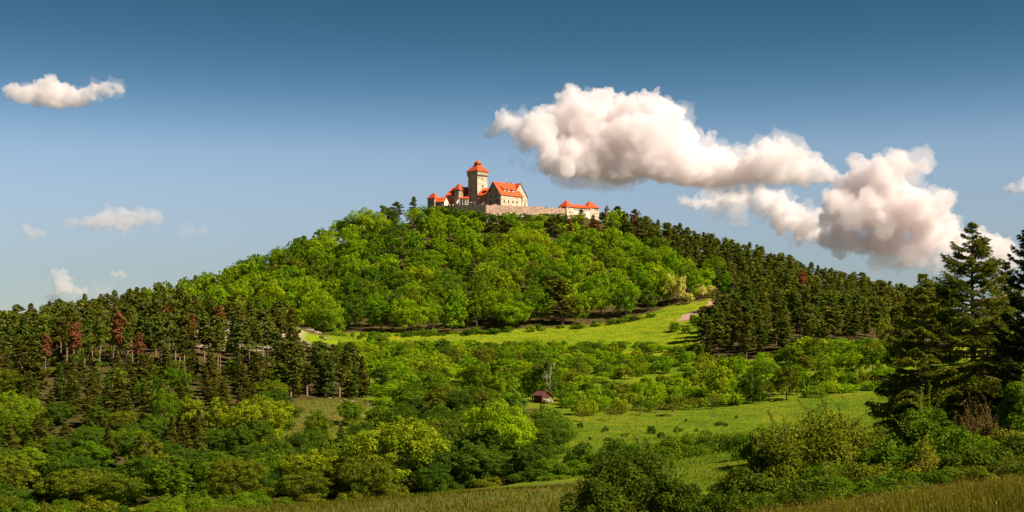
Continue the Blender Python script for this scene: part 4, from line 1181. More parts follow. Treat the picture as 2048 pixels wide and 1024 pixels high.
# --- explicit trees, by column, distance and row of the crown's top
def ex(px, Y, top, wpx, kind, mat, label, cat='tree', group=None, name=None, trunk='bark_grey', idx=None, part='crown'):
    x = XX(px, Y); z = tz(x, Y)
    h = max(1.0, ZZ(top, Y) - z); w = wpx / F * Y
    if kind == 'B': plant(x, Y, h, w, MID_B, mat, name or 'broadleaf_tree', label, cat, group, trunk, keep=True, idx=idx, wp=11)
    elif kind == 'F': plant(x, Y, h, w, FAR_B, mat, name or 'broadleaf_tree', label, cat, group, trunk, keep=True, idx=idx, wp=11.5)
    elif kind == 'P': plant(x, Y, h, w, FAR_P, mat, name or 'pine_tree', label, cat, group, 'bark_pine', keep=True, hp=14, wp=6, idx=idx)
    elif kind == 'T': plant(x, Y, h, w, TALL_P, mat, name or 'pine_tree', label, cat, group, 'bark_pine', keep=True, hp=15, wp=5.4, idx=idx)
    elif kind == 'S': plant(x, Y, h, w, SPRUCE, mat, name or 'spruce_tree', label, cat, group, 'bark_grey', keep=True, hp=13, wp=5.2, idx=idx)
    elif kind == 'U': plant(x, Y, h, w, MID_S, mat, name or 'shrub', label, cat, group, 'bark_grey', keep=True, hp=3.6, wp=4.8, idx=idx, part='foliage', stem='stem')
    elif kind == 'V': plant(x, Y, h, w, FAR_S, mat, name or 'shrub', label, cat, group, 'bark_grey', keep=True, hp=4.0, wp=6.0, idx=idx, part='foliage', stem='stem')
    elif kind == 'Q': plant(x, Y, h, w, BARE_T, mat, name or 'orchard_tree', label, cat, group, trunk, keep=True, hp=4.5, wp=4.5, idx=idx)

VB = 'broadleaf trees in the valley'
# yellow-green crowns of the valley wood
for a in ((62, 224, 897, 118), (298, 226, 868, 96), (640, 212, 899, 118), (790, 214, 840, 170), (515, 262, 796, 110), (432, 268, 796, 70), (384, 272, 790, 60), (30, 268, 785, 84), (250, 205, 985, 80), (1000, 226, 806, 118)):
    ex(*a, 'B', 'leaf_bright' if a[0] == 1000 else 'leaf_yellow' if a[0] in (432, 384, 515, 640, 30, 790, 62) else 'leaf_olive' if a[0] in (298, 250) else 'leaf_mid', 'leafy yellow-green round tree ' + low_place(a[0], 720 + 4 * (a[2] - 720) / 4 + 80), 'tree', VB)
for a in ((430, 224, 905, 130), (500, 218, 930, 110), (200, 222, 935, 120), (350, 210, 950, 110), (880, 222, 858, 120), (940, 214, 890, 120), (1030, 224, 880, 96), (720, 210, 935, 80), (960, 222, 850, 100), (120, 208, 965, 110), (560, 232, 880, 60), (860, 208, 930, 70), (1080, 232, 905, 70), (400, 205, 985, 90), (20, 206, 975, 100)):
    ex(*a, 'B', 'leaf_dark', ('broad ' if a[3] > 100 else 'narrow ') + 'dark green rounded tree ' + low_place(a[0], a[2] + 80), 'tree', VB)
for a in ((1028, 262, 780, 96), (985, 268, 790, 80), (1078, 256, 812, 66), (1075, 240, 850, 70)):
    ex(*a, 'B', 'leaf_fresh', 'fresh pale green tree in the grove beside the red hut', 'tree', 'pale green grove', idx=3)
for a in ((330, 270, 776, 60), (830, 320, 783, 84), (640, 262, 822, 62), (720, 268, 840, 60), (760, 300, 812, 60), (600, 258, 900, 50), (865, 330, 745, 60), (300, 262, 830, 50), (700, 300, 800, 40)):
    ex(*a, 'B', 'leaf_mid', ('broad ' if a[3] > 60 else 'slim ') + 'mid green leafy tree ' + low_place(a[0], a[2] + 60), 'tree', VB)
# brown-green conifers of the lower left
for a in ((575, 222, 905, 62), (240, 290, 758, 56), (385, 262, 834, 50), (335, 262, 852, 46), (185, 285, 790, 50), (130, 262, 845, 52), (165, 255, 860, 50), (210, 262, 840, 46), (60, 280, 800, 50), (150, 300, 765, 46), (290, 300, 760, 46), (100, 290, 780, 44), (260, 268, 838, 40), (20, 258, 850, 52), (320, 300, 765, 44), (365, 298, 770, 42), (80, 262, 850, 46), (120, 235, 900, 50)):
    ex(*a, 'S', 'needle_brown', ('broad ' if a[3] > 48 else 'narrow ') + 'brownish spruce with drooping boughs ' + low_place(a[0], a[2] + 80), 'tree', 'spruces in the lower wood')
ex(688, 240, 846, 62, 'S', 'needle_dark', 'dark spruce standing between the yellow-green valley trees', 'tree')
for a in ((605, 336, 690, 50), (575, 338, 700, 46), (640, 334, 705, 46), (660, 332, 712, 40), (695, 340, 705, 40), (725, 342, 712, 40), (590, 328, 720, 40), (705, 336, 722, 36)):
    ex(*a, 'S', 'needle_brown' if a[0] in (605, 725, 590) else 'needle_dark', 'dark conifer in the row behind the stony bank', 'tree', 'conifers above the stony bank')
# rust-red dying pines
for a, lb in (((150, 366, 645, 30), ''), ((237, 364, 624, 38), ''), ((325, 400, 612, 30), ''), ((275, 362, 664, 30), ''), ((385, 402, 628, 30), ''), ((440, 412, 612, 28), ''), ((90, 364, 668, 26), '')):
    ex(*a, 'T', 'needle_rust', ('tall' if a[2] < 640 else 'short') + ' rust-red dying pine on the left spur' + (' before the bare slope' if a[0] > 300 else ' among bare sunlit trunks'), 'tree', 'dying pines on the spur')
for a in ((1190, 655, 440, 28), (1172, 640, 452, 22), (1268, 668, 452, 20), (1272, 676, 428, 12), (1460, 545, 548, 18), (1603, 560, 540, 26), (1140, 640, 438, 20)):
    ex(*a, 'T', 'needle_rust', 'rust-red dying pine on the upper hillside', 'tree', 'dying pines on the hill')
for k in range(24):
    ex(float(12 + k * 18.5 + rng.uniform(-8, 8)), float(rng.uniform(352, 402)), float(rng.uniform(632, 684)) - (6 if k > 12 else 0), float(rng.uniform(26, 42)), 'T', 'needle_brown' if k % 6 == 2 else 'needle_dark', ('olive brown' if k % 6 == 2 else 'dark green') + ' front-row pine with bare sunlit trunk, ' + spur_place(12 + k * 17, 700), 'tree', 'front row pines of the left spur')
for k in range(17):
    px = 862 + k * 16.5 + float(rng.uniform(-5, 5))
    ex(px, float(np.interp(px, [866, 972, 1131], [697, 676, 692])) + float(rng.uniform(-3, 3)), float(np.interp(px, [862, 960, 985, 1060, 1130], [414, 419, 424, 428, 430]) + rng.uniform(-3, 5)), float(rng.uniform(28, 44)), 'F', ['leaf_mid', 'leaf_bright', 'leaf_mid', 'leaf_dark'][k % 4],
       ['mid green', 'bright green', 'mid green', 'dark green'][k % 4] + ' tree standing close under the castle wall, ' + hill_place(px, 440).split(',')[0], 'tree', 'trees close under the castle wall')
# trees in cream blossom at the meadow corner
for a in ((1338, 545, 548, 30), (1362, 542, 552, 26), (1400, 548, 568, 30), (1425, 550, 570, 26), (1380, 540, 585, 20), (1515, 520, 574, 42)):
    ex(*a, 'F', 'blossom_cream', 'tree in cream yellow blossom beside the dirt track', 'tree', 'blossoming trees', idx=2)
for a in ((1770, 430, 640, 44), (1610, 390, 712, 50), (1660, 380, 738, 34), (1470, 385, 745, 44), (1560, 375, 748, 30)):
    ex(*a, 'F', 'leaf_flower', 'yellowish flowering small tree in the scrub on the right slope', 'tree', 'yellowish scrub trees', idx=5)
ex(1455, 520, 548, 30, 'F', 'leaf_bright', 'slim bright green tree standing before the pines by the track', 'tree', idx=5)
ex(1125, 528, 560, 72, 'P', 'needle_brown', 'broad dark pine at the foot of the hill forest', 'tree', idx=3)
# meadow trees and bushes
for a in ((1132, 274, 838, 28), (1135, 262, 880, 34), (1355, 268, 848, 22)):
    ex(*a, 'Q', 'leaf_mid', 'small lone fruit tree standing in the middle meadow', 'tree', 'fruit trees in the meadow', idx=2)
for a in ((1318, 318, 803, 36), (1345, 312, 800, 40), (1390, 322, 790, 34), (1425, 322, 788, 44), (1220, 306, 815, 30), (1165, 304, 820, 26), (1280, 314, 812, 30), (1250, 262, 862, 22)):
    ex(*a, 'Q', 'leaf_olive', 'thinly leaved brownish fruit tree along the scrub edge', 'tree', 'orchard trees at the scrub edge', trunk='twig_brown', idx=None)
for a in ((1425, 188, 852, 80), (1372, 192, 862, 60), (1335, 186, 868, 76), (1160, 205, 880, 80), (1190, 200, 895, 76), (1240, 196, 866, 84), (1290, 190, 874, 90), (1490, 150, 862, 74), (1515, 140, 842, 84), (1100, 200, 915, 90), (1060, 196, 930, 96), (1140, 190, 915, 90), (980, 198, 950, 84), (900, 196, 960, 76), (800, 196, 968, 70), (700, 196, 978, 74), (620, 194, 986, 70), (540, 194, 995, 80), (460, 190, 1000, 76), (1200, 170, 920, 90), (1110, 165, 945, 80), (1260, 165, 910, 80), (1470, 180, 868, 50), (1320, 178, 890, 70), (1395, 178, 882, 60)):
    ex(*a, 'U', 'leaf_dark' if a[0] in (1425, 1160, 1240, 1060, 900) else 'leaf_mid' if a[0] > 1000 else 'leaf_olive', ('large ' if a[3] > 64 else 'small ') + ('dark green' if a[0] in (1425, 1160, 1240, 1060, 900) else 'mid green' if a[0] > 1000 else 'olive') + ' round bush ' + ('beside the little meadow patch' if a[0] > 1300 else 'at the lower edge of the middle meadow' if a[0] > 1030 else 'along the near meadow below the valley wood'), 'bush', 'bushes at the lower meadow edge')
for (px, Y, top, w_) in ((1212, 282, 850, 12), (1180, 262, 874, 9), (1303, 278, 846, 18), (1309, 276, 854, 9), (1372, 300, 834, 7), (1322, 262, 858, 16), (1440, 290, 842, 22), (1452, 288, 848, 10), (1216, 258, 878, 18), (1472, 300, 840, 8), (1160, 292, 840, 14), (1392, 280, 854, 9), (1205, 280, 856, 7)):
    ex(px, Y, top, w_, 'V', 'leaf_dark', 'little dark tussock shrub dotting the middle meadow', 'bush', 'tussock shrubs in the meadow')
for (px, Y, top, w_) in ((720, 492, 668, 18), (590 + 55, 480, 680, 14), (745, 480, 664, 26), (765, 478, 668, 30), (690, 476, 678, 18), (705, 500, 660, 10), (1385, 498, 622, 22), (1352, 490, 640, 26), (1405, 490, 640, 34), (1372, 484, 650, 22)):
    ex(px, Y, top, w_, 'V', 'leaf_mid' if px != 765 else 'leaf_olive', 'loose bush growing on the upper meadow strip', 'bush', 'bushes on the upper meadow')
for (px, py, w_) in ((1056, 408, 14), (1078, 407, 18), (1068, 409, 8), (1092, 411, 8), (1048, 409, 10)):
    xx = XX(px, 703); plant(xx, 703, 76.4 - tz(xx, 703) + rng.uniform(0, .8), w_ / 4.0, FAR_S, 'leaf_mid', 'shrub', 'small shrub peeping over the sunlit curtain wall', 'bush', 'shrubs behind the curtain wall', keep=True, hp=4, wp=6, part='foliage', stem='stem')

NEXPL = len(PLANTS)
EX = np.array([[p['x'], p['y'], p['w']] for p in PLANTS])

def scatter(x0, x1, y0, y1, d, tries, ok):
    """blue-noise points of spacing d where ok(X, Y, px, py)"""
    n = tries
    X = rng.uniform(x0, x1, n); Y = rng.uniform(y0, y1, n)
    Z = terr(X, Y)
    px, py = proj(X, Y, Z)
    m = ok(X, Y, px, py)
    X, Y, Z, px, py = X[m], Y[m], Z[m], px[m], py[m]
    cell = {}; out_ = []
    for i in range(len(X)):
        k = (int(X[i] // d), int(Y[i] // d))
        if any((X[i] - a) ** 2 + (Y[i] - b) ** 2 < d * d for q in range(-1, 2) for w in range(-1, 2) for a, b in cell.get((k[0] + q, k[1] + w), ())): continue
        cell.setdefault(k, []).append((X[i], Y[i]))
        out_.append((X[i], Y[i], px[i], py[i]))
    return out_
def clear_ex(x, y, f=0.35):
    return not np.any((EX[:, 0] - x) ** 2 + (EX[:, 1] - y) ** 2 < (EX[:, 2] * f) ** 2)
def in_castle(X, Y):
    px = 1024 + X / Y * F
    front = np.interp(px, [840, 866, 972, 1131, 1200, 1225], [722, 708, 685, 701, 708, 706])
    return (px > 845) & (px < 1226) & (Y > front)
track_xy = np.array([[p.x, p.y] for p in tr_pts])
def near_track(X, Y, d=4.0):
    return (np.sqrt(((np.stack([X, Y], 1)[:, None] - track_xy[None]) ** 2).sum(-1)).min(1) < d + 2) if len(X) else np.zeros(0, bool)

# hill forest
for x, y, px, py in scatter(-260, 200, 500, 725, 8.9, 26000, lambda X, Y, px, py: inpoly(px, py, HILL) & ~in_castle(X, Y) & (Y > 495) & ~near_track(X, Y, 6)):
    if not clear_ex(x, y): continue
    pine_p = 0.0
    if py < 505 and px > 960: pine_p = 0.42 if px > 1080 else 0.22
    elif py < 480 and px > 780: pine_p = 0.15
    elif px < 430: pine_p = 0.25
    elif 900 < px < 1180 and 585 < py < 640: pine_p = 0.22
    q = rng.random()
    if q < pine_p:
        nc = in_castle(np.array([x]), np.array([y + 26]))[0]
        plant(x, y, rng.uniform(10, 14) * (.5 if nc else 1), rng.uniform(5, 7.5) * (.8 if nc else 1), FAR_P, 'needle_brown' if rng.random() < .35 else 'needle_dark', 'pine_tree', 'dark pine among broadleaf trees, ' + hill_place(px, py), 'tree', 'pines mixed into the hill forest', 'bark_pine', hp=14, wp=6)
    else:
        cx = math.exp(-((px - 1130) / 330) ** 2 - ((py - 545) / 95) ** 2)      # mid-slope glow put into the leaf colours: more bright trees there
        r_ = rng.random() - 0.6 * cx - 0.06
        mt = 'leaf_bright' if r_ < .34 else 'leaf_mid' if r_ < .72 else 'leaf_dark' if r_ < .84 else 'leaf_olive' if r_ < .96 else 'leaf_yellow'
        hh = rng.uniform(7.5, 13.5) if py > 450 else rng.uniform(6.5, 9.5)
        if in_castle(np.array([x]), np.array([y + 24]))[0]: hh = min(hh, rng.uniform(6.5, 9.2) if px < 1000 else rng.uniform(4.5, 6.8) if px < 1135 else rng.uniform(3.6, 5.6))
        lab = {'leaf_bright': 'bright yellow-green forest tree', 'leaf_mid': 'mid green forest tree', 'leaf_dark': 'dark green forest tree', 'leaf_olive': 'olive green forest tree', 'leaf_yellow': 'yellow forest tree'}[mt]
        ww = rng.uniform(7.6, 11.6)
        plant(x, y, hh, ww, FAR_B, mt, 'broadleaf_tree', (size_word(hh, ww, 10.3, 9.6) + ' ' + lab + ' ' + hill_place(px, py)).strip(), 'tree', 'broadleaf forest on the castle hill', wp=11.5)
# pines, right slope
for x, y, px, py in scatter(40, 240, 400, 720, 5.3, 40000, lambda X, Y, px, py: inpoly(px, py, RPINE) & ~near_track(X, Y, 4) & ~in_castle(X, Y) & ~((px < 1430) & (py > 600) & (Y > 470))):
    if not clear_ex(x, y, .25): continue
    hh = float(rng.choice([rng.uniform(7.5, 10.5), rng.uniform(9, 12)])) * (1.18 if y < 480 else 1); ww = rng.uniform(4.4, 6.8)
    plant(x, y, hh, ww, FAR_P, 'needle_brown' if rng.random() < .12 else 'needle_dark', 'pine_tree', (size_word(hh, ww, 9.8, 5.6) + ' pine ' + slope_place(px, py)).strip(), 'tree', 'pine stand on the right slope', 'bark_pine', hp=14, wp=6)
# pines, left spur
for x, y, px, py in scatter(-220, -40, 305, 520, 7.0, 24000, lambda X, Y, px, py: inpoly(px, py, LPINE) & (~inpoly(px, py, BARE) | ((py > 672) & (rng.random(len(px)) < .06)))):
    if not clear_ex(x, y, .25): continue
    if y > rng.uniform(356, 378) or px > 560:
        if px > 590:
            hm_ = (py - 688) / F * y
            if hm_ < 3: continue
            hm_ *= rng.uniform(.6, 1.08)
        else: hm_ = 99
        tall = y < 450 and rng.random() < .8
        plant(x, y, min(hm_, rng.uniform(12.5, 16) * (.9 if px > 380 else 1)), rng.uniform(4.6, 6.8), TALL_P if tall else FAR_P, 'needle_brown' if rng.random() < .22 else 'needle_dark', 'pine_tree', (rng.choice(['straight ', 'stout ', 'slender ']) if tall else '') + ('bare-stemmed pine ' if tall else 'full-crowned pine ') + spur_place(px, py), 'tree', 'pines on the left spur', 'bark_pine', hp=15 if tall else 14, wp=5.5)
    else:
        if rng.random() < .15:
            plant(x, y, float(np.clip((py - 735) / F * y, 2.5, 6)), rng.uniform(4, 6), FAR_B, 'leaf_mid', 'broadleaf_tree', 'young green broadleaf tree among conifers ' + spur_place(px, py), 'tree', VB, wp=11.5)
        else:
            hc_ = float(np.clip((py - rng.choice([700, 722, 738])) / F * y, 2.8, 9)) * rng.uniform(.75, 1.2) if px < 470 else rng.uniform(7, 11.5)
            plant(x, y, hc_, rng.uniform(3.2, 5) if hc_ < 6 else rng.uniform(4, 6), SPRUCE if rng.random() < .6 else FAR_P, 'needle_brown' if rng.random() < .6 else 'needle_dark', 'conifer_tree', 'brownish conifer on the lower slope ' + spur_place(px, py), 'tree', 'conifers on the lower left slope', 'bark_pine', hp=13, wp=5.2)
# lower-left mixed wood
for x, y, px, py in scatter(-120, 10, 200, 330, 6.6, 9000, lambda X, Y, px, py: inpoly(px, py, LOWL) & (Y > 198)):
    if not clear_ex(x, y, .3): continue
    if px < 520 and rng.random() < (.85 if py < 870 else .45) and py < 940:
        plant(x, y, rng.uniform(5.5, 8.5), rng.uniform(3.6, 5.2), SPRUCE, 'needle_brown' if rng.random() < .75 else 'needle_dark', 'spruce_tree', 'brownish spruce in the lower wood ' + low_place(px, py), 'tree', 'spruces in the lower wood', hp=13, wp=5.2)
    else:
        mt = rng.choice(['leaf_dark', 'leaf_dark', 'leaf_mid', 'leaf_olive'])
        lab = {'leaf_dark': 'dark green', 'leaf_mid': 'mid green', 'leaf_olive': 'olive green'}[mt] + ' bushy tree ' + low_place(px, py)
        plant(x, y, rng.uniform(4.2, 6.8), rng.uniform(6, 9), MID_B, mt, 'broadleaf_tree', lab, 'tree', VB, wp=11)
# scrub slope
lanes = lambda px, py: np.any([inpoly(px, py, q) for q in LANES], 0)
for x, y, px, py in scatter(-60, 130, 312, 480, 5.4, 16000, lambda X, Y, px, py: inpoly(px, py, SHRUB) & ~lanes(px, py)):
    if not clear_ex(x, y, .3): continue
    r_ = rng.random()
    mt = 'leaf_bright' if r_ < .42 else 'leaf_mid' if r_ < .72 else 'leaf_olive' if r_ < .86 else 'leaf_dark' if r_ < .92 else 'leaf_yellow'
    lab = {'leaf_bright': 'bright green', 'leaf_mid': 'mid green', 'leaf_dark': 'dark green', 'leaf_olive': 'olive green', 'leaf_yellow': 'yellowish'}[mt]
    hmx = max(1.6, (py - 682) / F * y + .6)
    if px < 1110 and py > 720 and rng.random() < .55 or px > 1420 and rng.random() < .3:
        plant(x, y, min(hmx, rng.uniform(4.5, 8)), rng.uniform(5, 8.5), FAR_B, mt, 'broadleaf_tree', lab + ' young tree in the scrub ' + scrub_place(px, py), 'tree', 'young trees in the scrub', wp=11.5)
    else:
        hh = min(hmx, rng.uniform(2.2, 4.8))
        ww = rng.uniform(4, 7.5)
        plant(x, y, hh, ww, FAR_S, mt, 'shrub', (size_word(hh, ww, 3.4, 5.7) + ' ' + lab + ' bush ' + scrub_place(px, py)).strip(), 'bush', 'scrub bushes below the upper meadow', hp=4.0, wp=6.0, part='foliage', stem='stem')
for k in range(190):
    px = rng.uniform(-20, 560); Yk = rng.uniform(300, 440)
    x = XX(px, Yk); py = proj(x, Yk, tz(x, Yk))[1]
    if inpoly(np.array([px]), np.array([py]), BARE)[0] and py < 690: continue
    plant(x, Yk, rng.uniform(1.2, 2.8), rng.uniform(3, 5.5), FAR_S, rng.choice(['leaf_dark', 'leaf_olive', 'leaf_mid']), 'shrub', 'green undergrowth bush between the pine trunks ' + spur_place(px, py), 'bush', 'undergrowth of the left pines', hp=4.0, wp=6.0, part='foliage', stem='stem')
for k in range(60):
    Yk = rng.uniform(150, 206); px = rng.uniform(-30, 640 - (206 - Yk) * 3)
    x = XX(px, Yk)
    plant(x, Yk, rng.uniform(1.6, 3.4), rng.uniform(3.5, 6), MID_S, rng.choice(['leaf_dark', 'leaf_mid', 'leaf_olive']), 'shrub', rng.choice(['low', 'leafy', 'dense']) + ' thicket bush ' + low_place(px, 960), 'bush', 'thicket at the foot of the valley wood', hp=3.6, wp=4.8, part='foliage', stem='stem')
# low growth along the foot of the forest
for k in range(46):
    px = rng.uniform(650, 1340); Yk = np.interp(px, [640, 900, 1200, 1340], [500, 512, 520, 534]) + rng.uniform(-3, 3)
    x = XX(px, Yk)
    plant(x, Yk, rng.uniform(1.2, 3.2), rng.uniform(3, 5), FAR_S, rng.choice(['leaf_mid', 'leaf_dark', 'leaf_bright']), 'shrub', 'low bush along the foot of the hill forest', 'bush', 'bushes at the foot of the forest', hp=4.0, wp=6.0, part='foliage', stem='stem')

# --- which of them the photograph's camera can see (only these are built)
XA = np.array([p['x'] for p in PLANTS]); YA = np.array([p['y'] for p in PLANTS]); HA_ = np.array([p['h'] for p in PLANTS]); WA_ = np.array([p['w'] for p in PLANTS])
ZA = terr(XA, YA)
top_ok = np.ones(len(PLANTS), bool)
ts = np.linspace(0.15, 0.985, 70)
for t in ts:
    top_ok &= (ZA + HA_) * t > terr(XA * t, YA * t) - 0.5
buf = np.zeros((512, 1160), bool)
vis = np.zeros(len(PLANTS), int)
for i in np.argsort(YA):
    if not top_ok[i]: continue
    p = PLANTS[i]
    s = F / YA[i] / 2
    cx = 512 + XA[i] * s + 60
    y0 = H0 / 2 - (ZA[i] + HA_[i]) * s; y1 = H0 / 2 - (ZA[i] + HA_[i] * (.3 if p['hp'] > 13 else .1)) * s
    hw = WA_[i] * s / 2 * .92
    a, b_, c_, d_ = int(max(0, cx - hw)), int(min(1159, cx + hw)) + 1, int(max(0, y0)), int(min(511, y1)) + 1
    if b_ <= a or d_ <= c_: continue
    gx_, gy_ = np.meshgrid(np.arange(a, b_), np.arange(c_, d_))
    ell = ((gx_ - cx) / max(hw, 1)) ** 2 + ((gy_ - (y0 + y1) / 2) / max((y1 - y0) / 2, 1)) ** 2 < 1
    sub = buf[c_:d_, a:b_]
    vis[i] = int((ell & ~sub).sum())
    sub |= ell
order = np.argsort(-vis)
def PLANT_HIDES_HUT(p, z):              # the hut stands in a small clearing that opens towards the valley
    if p['y'] > HUT_Y + 1: return abs(p['x'] - XX(1085, HUT_Y)) < 3 and p['y'] < HUT_Y + 3
    s_ = F / p['y']; cx = 1024 + p['x'] * s_
    return p['y'] > 270 and abs(cx - 1086) < 16 + p['w'] * s_ * .5 and H0 - (z + p['h']) * s_ < 802
KIND_MAX = 320
cnt = {}
single, rest = [], []
for i in order:
    p = PLANTS[i]
    if vis[i] < 2 and not p['keep']: continue
    if vis[i] < 1: continue
    if PLANT_HIDES_HUT(p, ZA[i]): continue
    k = {'pine_tree': 'pine', 'spruce_tree': 'spruce', 'conifer_tree': 'spruce', 'broadleaf_tree': 'broadleaf', 'shrub': 'shrub', 'orchard_tree': 'orchard'}[p['name']]
    if cnt.get(k, 0) < KIND_MAX or p['keep']:
        cnt[k] = cnt.get(k, 0) + 1
        single.append(i)
    elif vis[i] >= 4: rest.append((k, i))
print('PLANTS', len(PLANTS), 'single', len(single), cnt, 'rest', len(rest))

def put(p, z):
    crown, trunk = p['protos'][p['idx']]
    e = empty(p['name'], (p['x'], p['y'], z - .1), p['rz'])
    sx, sz = p['w'] / p['wp'], p['h'] / p['hp']
    if p['hp'] > 11: e.rotation_euler = (float(rng.normal()) * .035, float(rng.normal()) * .035, p['rz'])
    for nm, me, mt in ((p['part'], crown, p['mat']), (p['stem'], trunk, p['trunk'])):
        if len(me.materials) == 0: me.materials.append(MATS[mt])
        o = bpy.data.objects.new(nm, me)
        COL.objects.link(o)
        o.parent = e
        o.scale = (sx, sx, sz)
        o.material_slots[0].link = 'OBJECT'
        o.material_slots[0].material = MATS[mt]
    tag(e, p['label'], p['cat'], p['group'])
    return e
for i in single: put(PLANTS[i], float(ZA[i]))

# --- the remaining, least visible ones: one mass each
def mass(kind, name, label, cat):
    g = np.random.default_rng(5)
    by = {}
    for k, i in rest:
        if k == kind: by.setdefault(PLANTS[i]['mat'], []).append(i)
    if not by: return
    Vs, Ts, Ms, mats = [], [], [], []
    for mi, (mt, lst) in enumerate(by.items()):
        mats.append(MATS[mt])
        for i in lst:
            p = PLANTS[i]
            me = p['protos'][p['idx']][0]
            nv = len(me.vertices)
            co = np.empty(nv * 3, np.float32); me.vertices.foreach_get('co', co)
            co = co.reshape(-1, 4, 3)
            tn = np.empty(len(co), np.float32); me.attributes['tint'].data.foreach_get('value', tn)
            sel = g.permutation(len(co))[:max(250, len(co) // 10)]
            q = co[sel]; c = q.mean(1, keepdims=True)
            q = c + (q - c) * 2.5
            q = q * np.array([p['w'] / p['wp'], p['w'] / p['wp'], p['h'] / p['hp']])
            ca, sa = math.cos(p['rz']), math.sin(p['rz'])
            q = np.stack([q[..., 0] * ca - q[..., 1] * sa + p['x'], q[..., 0] * sa + q[..., 1] * ca + p['y'], q[..., 2] + ZA[i] - .1], -1)
            Vs.append(q.reshape(-1, 3)); Ts.append(tn[sel]); Ms.append(np.full(len(sel), mi, np.int32))
    V = np.concatenate(Vs); T = np.concatenate(Ts); M = np.concatenate(Ms)
    me = mesh_np(name, V, np.arange(len(V)).reshape(-1, 4), tint=T)
    for m_ in mats: me.materials.append(m_)
    me.polygons.foreach_set('material_index', M)
    tag(link(name, me), label, cat, None, 'stuff')
mass('pine', 'pine_wood', 'mass of half hidden pines filling the gaps of the pine stands', 'woodland')
mass('broadleaf', 'broadleaf_wood', 'mass of half hidden broadleaf trees filling the hill forest', 'woodland')
mass('shrub', 'scrub', 'mass of half hidden bushes filling the scrub slope', 'scrub')
mass('spruce', 'spruce_wood', 'mass of half hidden conifers filling the lower wood', 'woodland')

# ------------------------------------------------------------------ red hut, birch, blossoming bush
hx = XX(1085, HUT_Y); hz = tz(hx, HUT_Y)
ztop = ZZ(781, HUT_Y)
hut = empty('wooden_hut', (hx, HUT_Y, 0), R(34))
w2, l2 = 1.35, 1.7
zb_, ze_ = hz - .6, ztop - .95
def board_wall(p, d, L, nrm, z0, z1f):
    k = int(L / .24)
    for i in range(k):
        mb = MB(); a = (i + .5) / k
        mb.box(Vector(p) + d * (a * L) + UP * ((z0 + z1f(a)) / 2), d * (L / k / 2 - .008), nrm * (.025 + .006 * (i % 2)), UP * ((z1f(a) - z0) / 2))
        mb.build('plank', MATS['hut_board'], hut)
X_, Y_ = Vector((1, 0, 0)), Vector((0, 1, 0))
board_wall((-w2, -l2, 0), X_, 2 * w2, Y_, zb_, lambda a: ze_ + .85 * (1 - abs(2 * a - 1)) - .05)
board_wall((-w2, l2, 0), X_, 2 * w2, Y_, zb_, lambda a: ze_ + .85 * (1 - abs(2 * a - 1)) - .05)
board_wall((-w2, -l2, 0), Y_, 2 * l2, X_, zb_, lambda a: ze_ - .02)
board_wall((w2, -l2, 0), Y_, 2 * l2, X_, zb_, lambda a: ze_ - .02)
for s in (-1, 1):
    mb = MB(); slab(mb, [(s * (w2 + .35), -l2 - .4, ze_ - .2), (0, -l2 - .4, ztop), (0, l2 + .4, ztop), (s * (w2 + .35), l2 + .4, ze_ - .2)], .07); mb.build('roof', MATS['hut_roof'], hut)
mb = MB(); mb.box((0, 0, ztop + .02), (.1, 0, 0), (0, l2 + .42, 0), (0, 0, .03)); mb.build('ridge_cap', MATS['limestone'], hut)
mb = MB(); mb.box((.2, -l2 - .05, hz + .9), (.38, 0, 0), (0, .03, 0), (0, 0, .9)); mb.build('door', MATS['timber_dark'], hut)
tag(hut, 'small dark red wooden hut with gabled roof tucked into the scrub', 'hut')
def unique(name, label, cat, meshes, mats, names, x, y, sc=(1, 1, 1), rz=0.0, dz=-.1):
    e = empty(name, (x, y, tz(x, y) + dz), rz)
    for me, mt, nm in zip(meshes, mats, names):
        o = link(nm, me, MATS[mt], e); o.scale = sc
    tag(e, label, cat)
    return e
Yb = HUT_Y + 2.5; bx_ = XX(1098, Yb)
hb = ZZ(718, Yb) - tz(bx_, Yb)
cr_, tk_ = bare_tree(71, hb, 4.6, n_leaf=5200, ls=.17)
unique('birch_tree', 'thin white-stemmed birch with sparse leaves right beside the red hut', 'tree', (cr_, tk_), ('leaf_mid', 'bark_white'), ('crown', 'trunk'), bx_, Yb)
cr_, tk_ = bare_tree(73, ZZ(706, 400) - tz(XX(1040, 400), 400), 3.6, n_leaf=4200, ls=.17)
unique('birch_tree', 'slender pale birch rising above the scrub up the slope from the hut', 'tree', (cr_, tk_), ('leaf_olive', 'bark_white'), ('crown', 'trunk'), XX(1040, 400), 400)
sf, ss = shrub(77, 2.0, 2.4, 14, 120, .12, 5)
unique('blossom_bush', 'white blossoming bush in front of the red hut', 'bush', (sf, ss), ('blossom_white', 'bark_grey'), ('foliage', 'stem'), XX(1095, HUT_Y - 3), HUT_Y - 3)

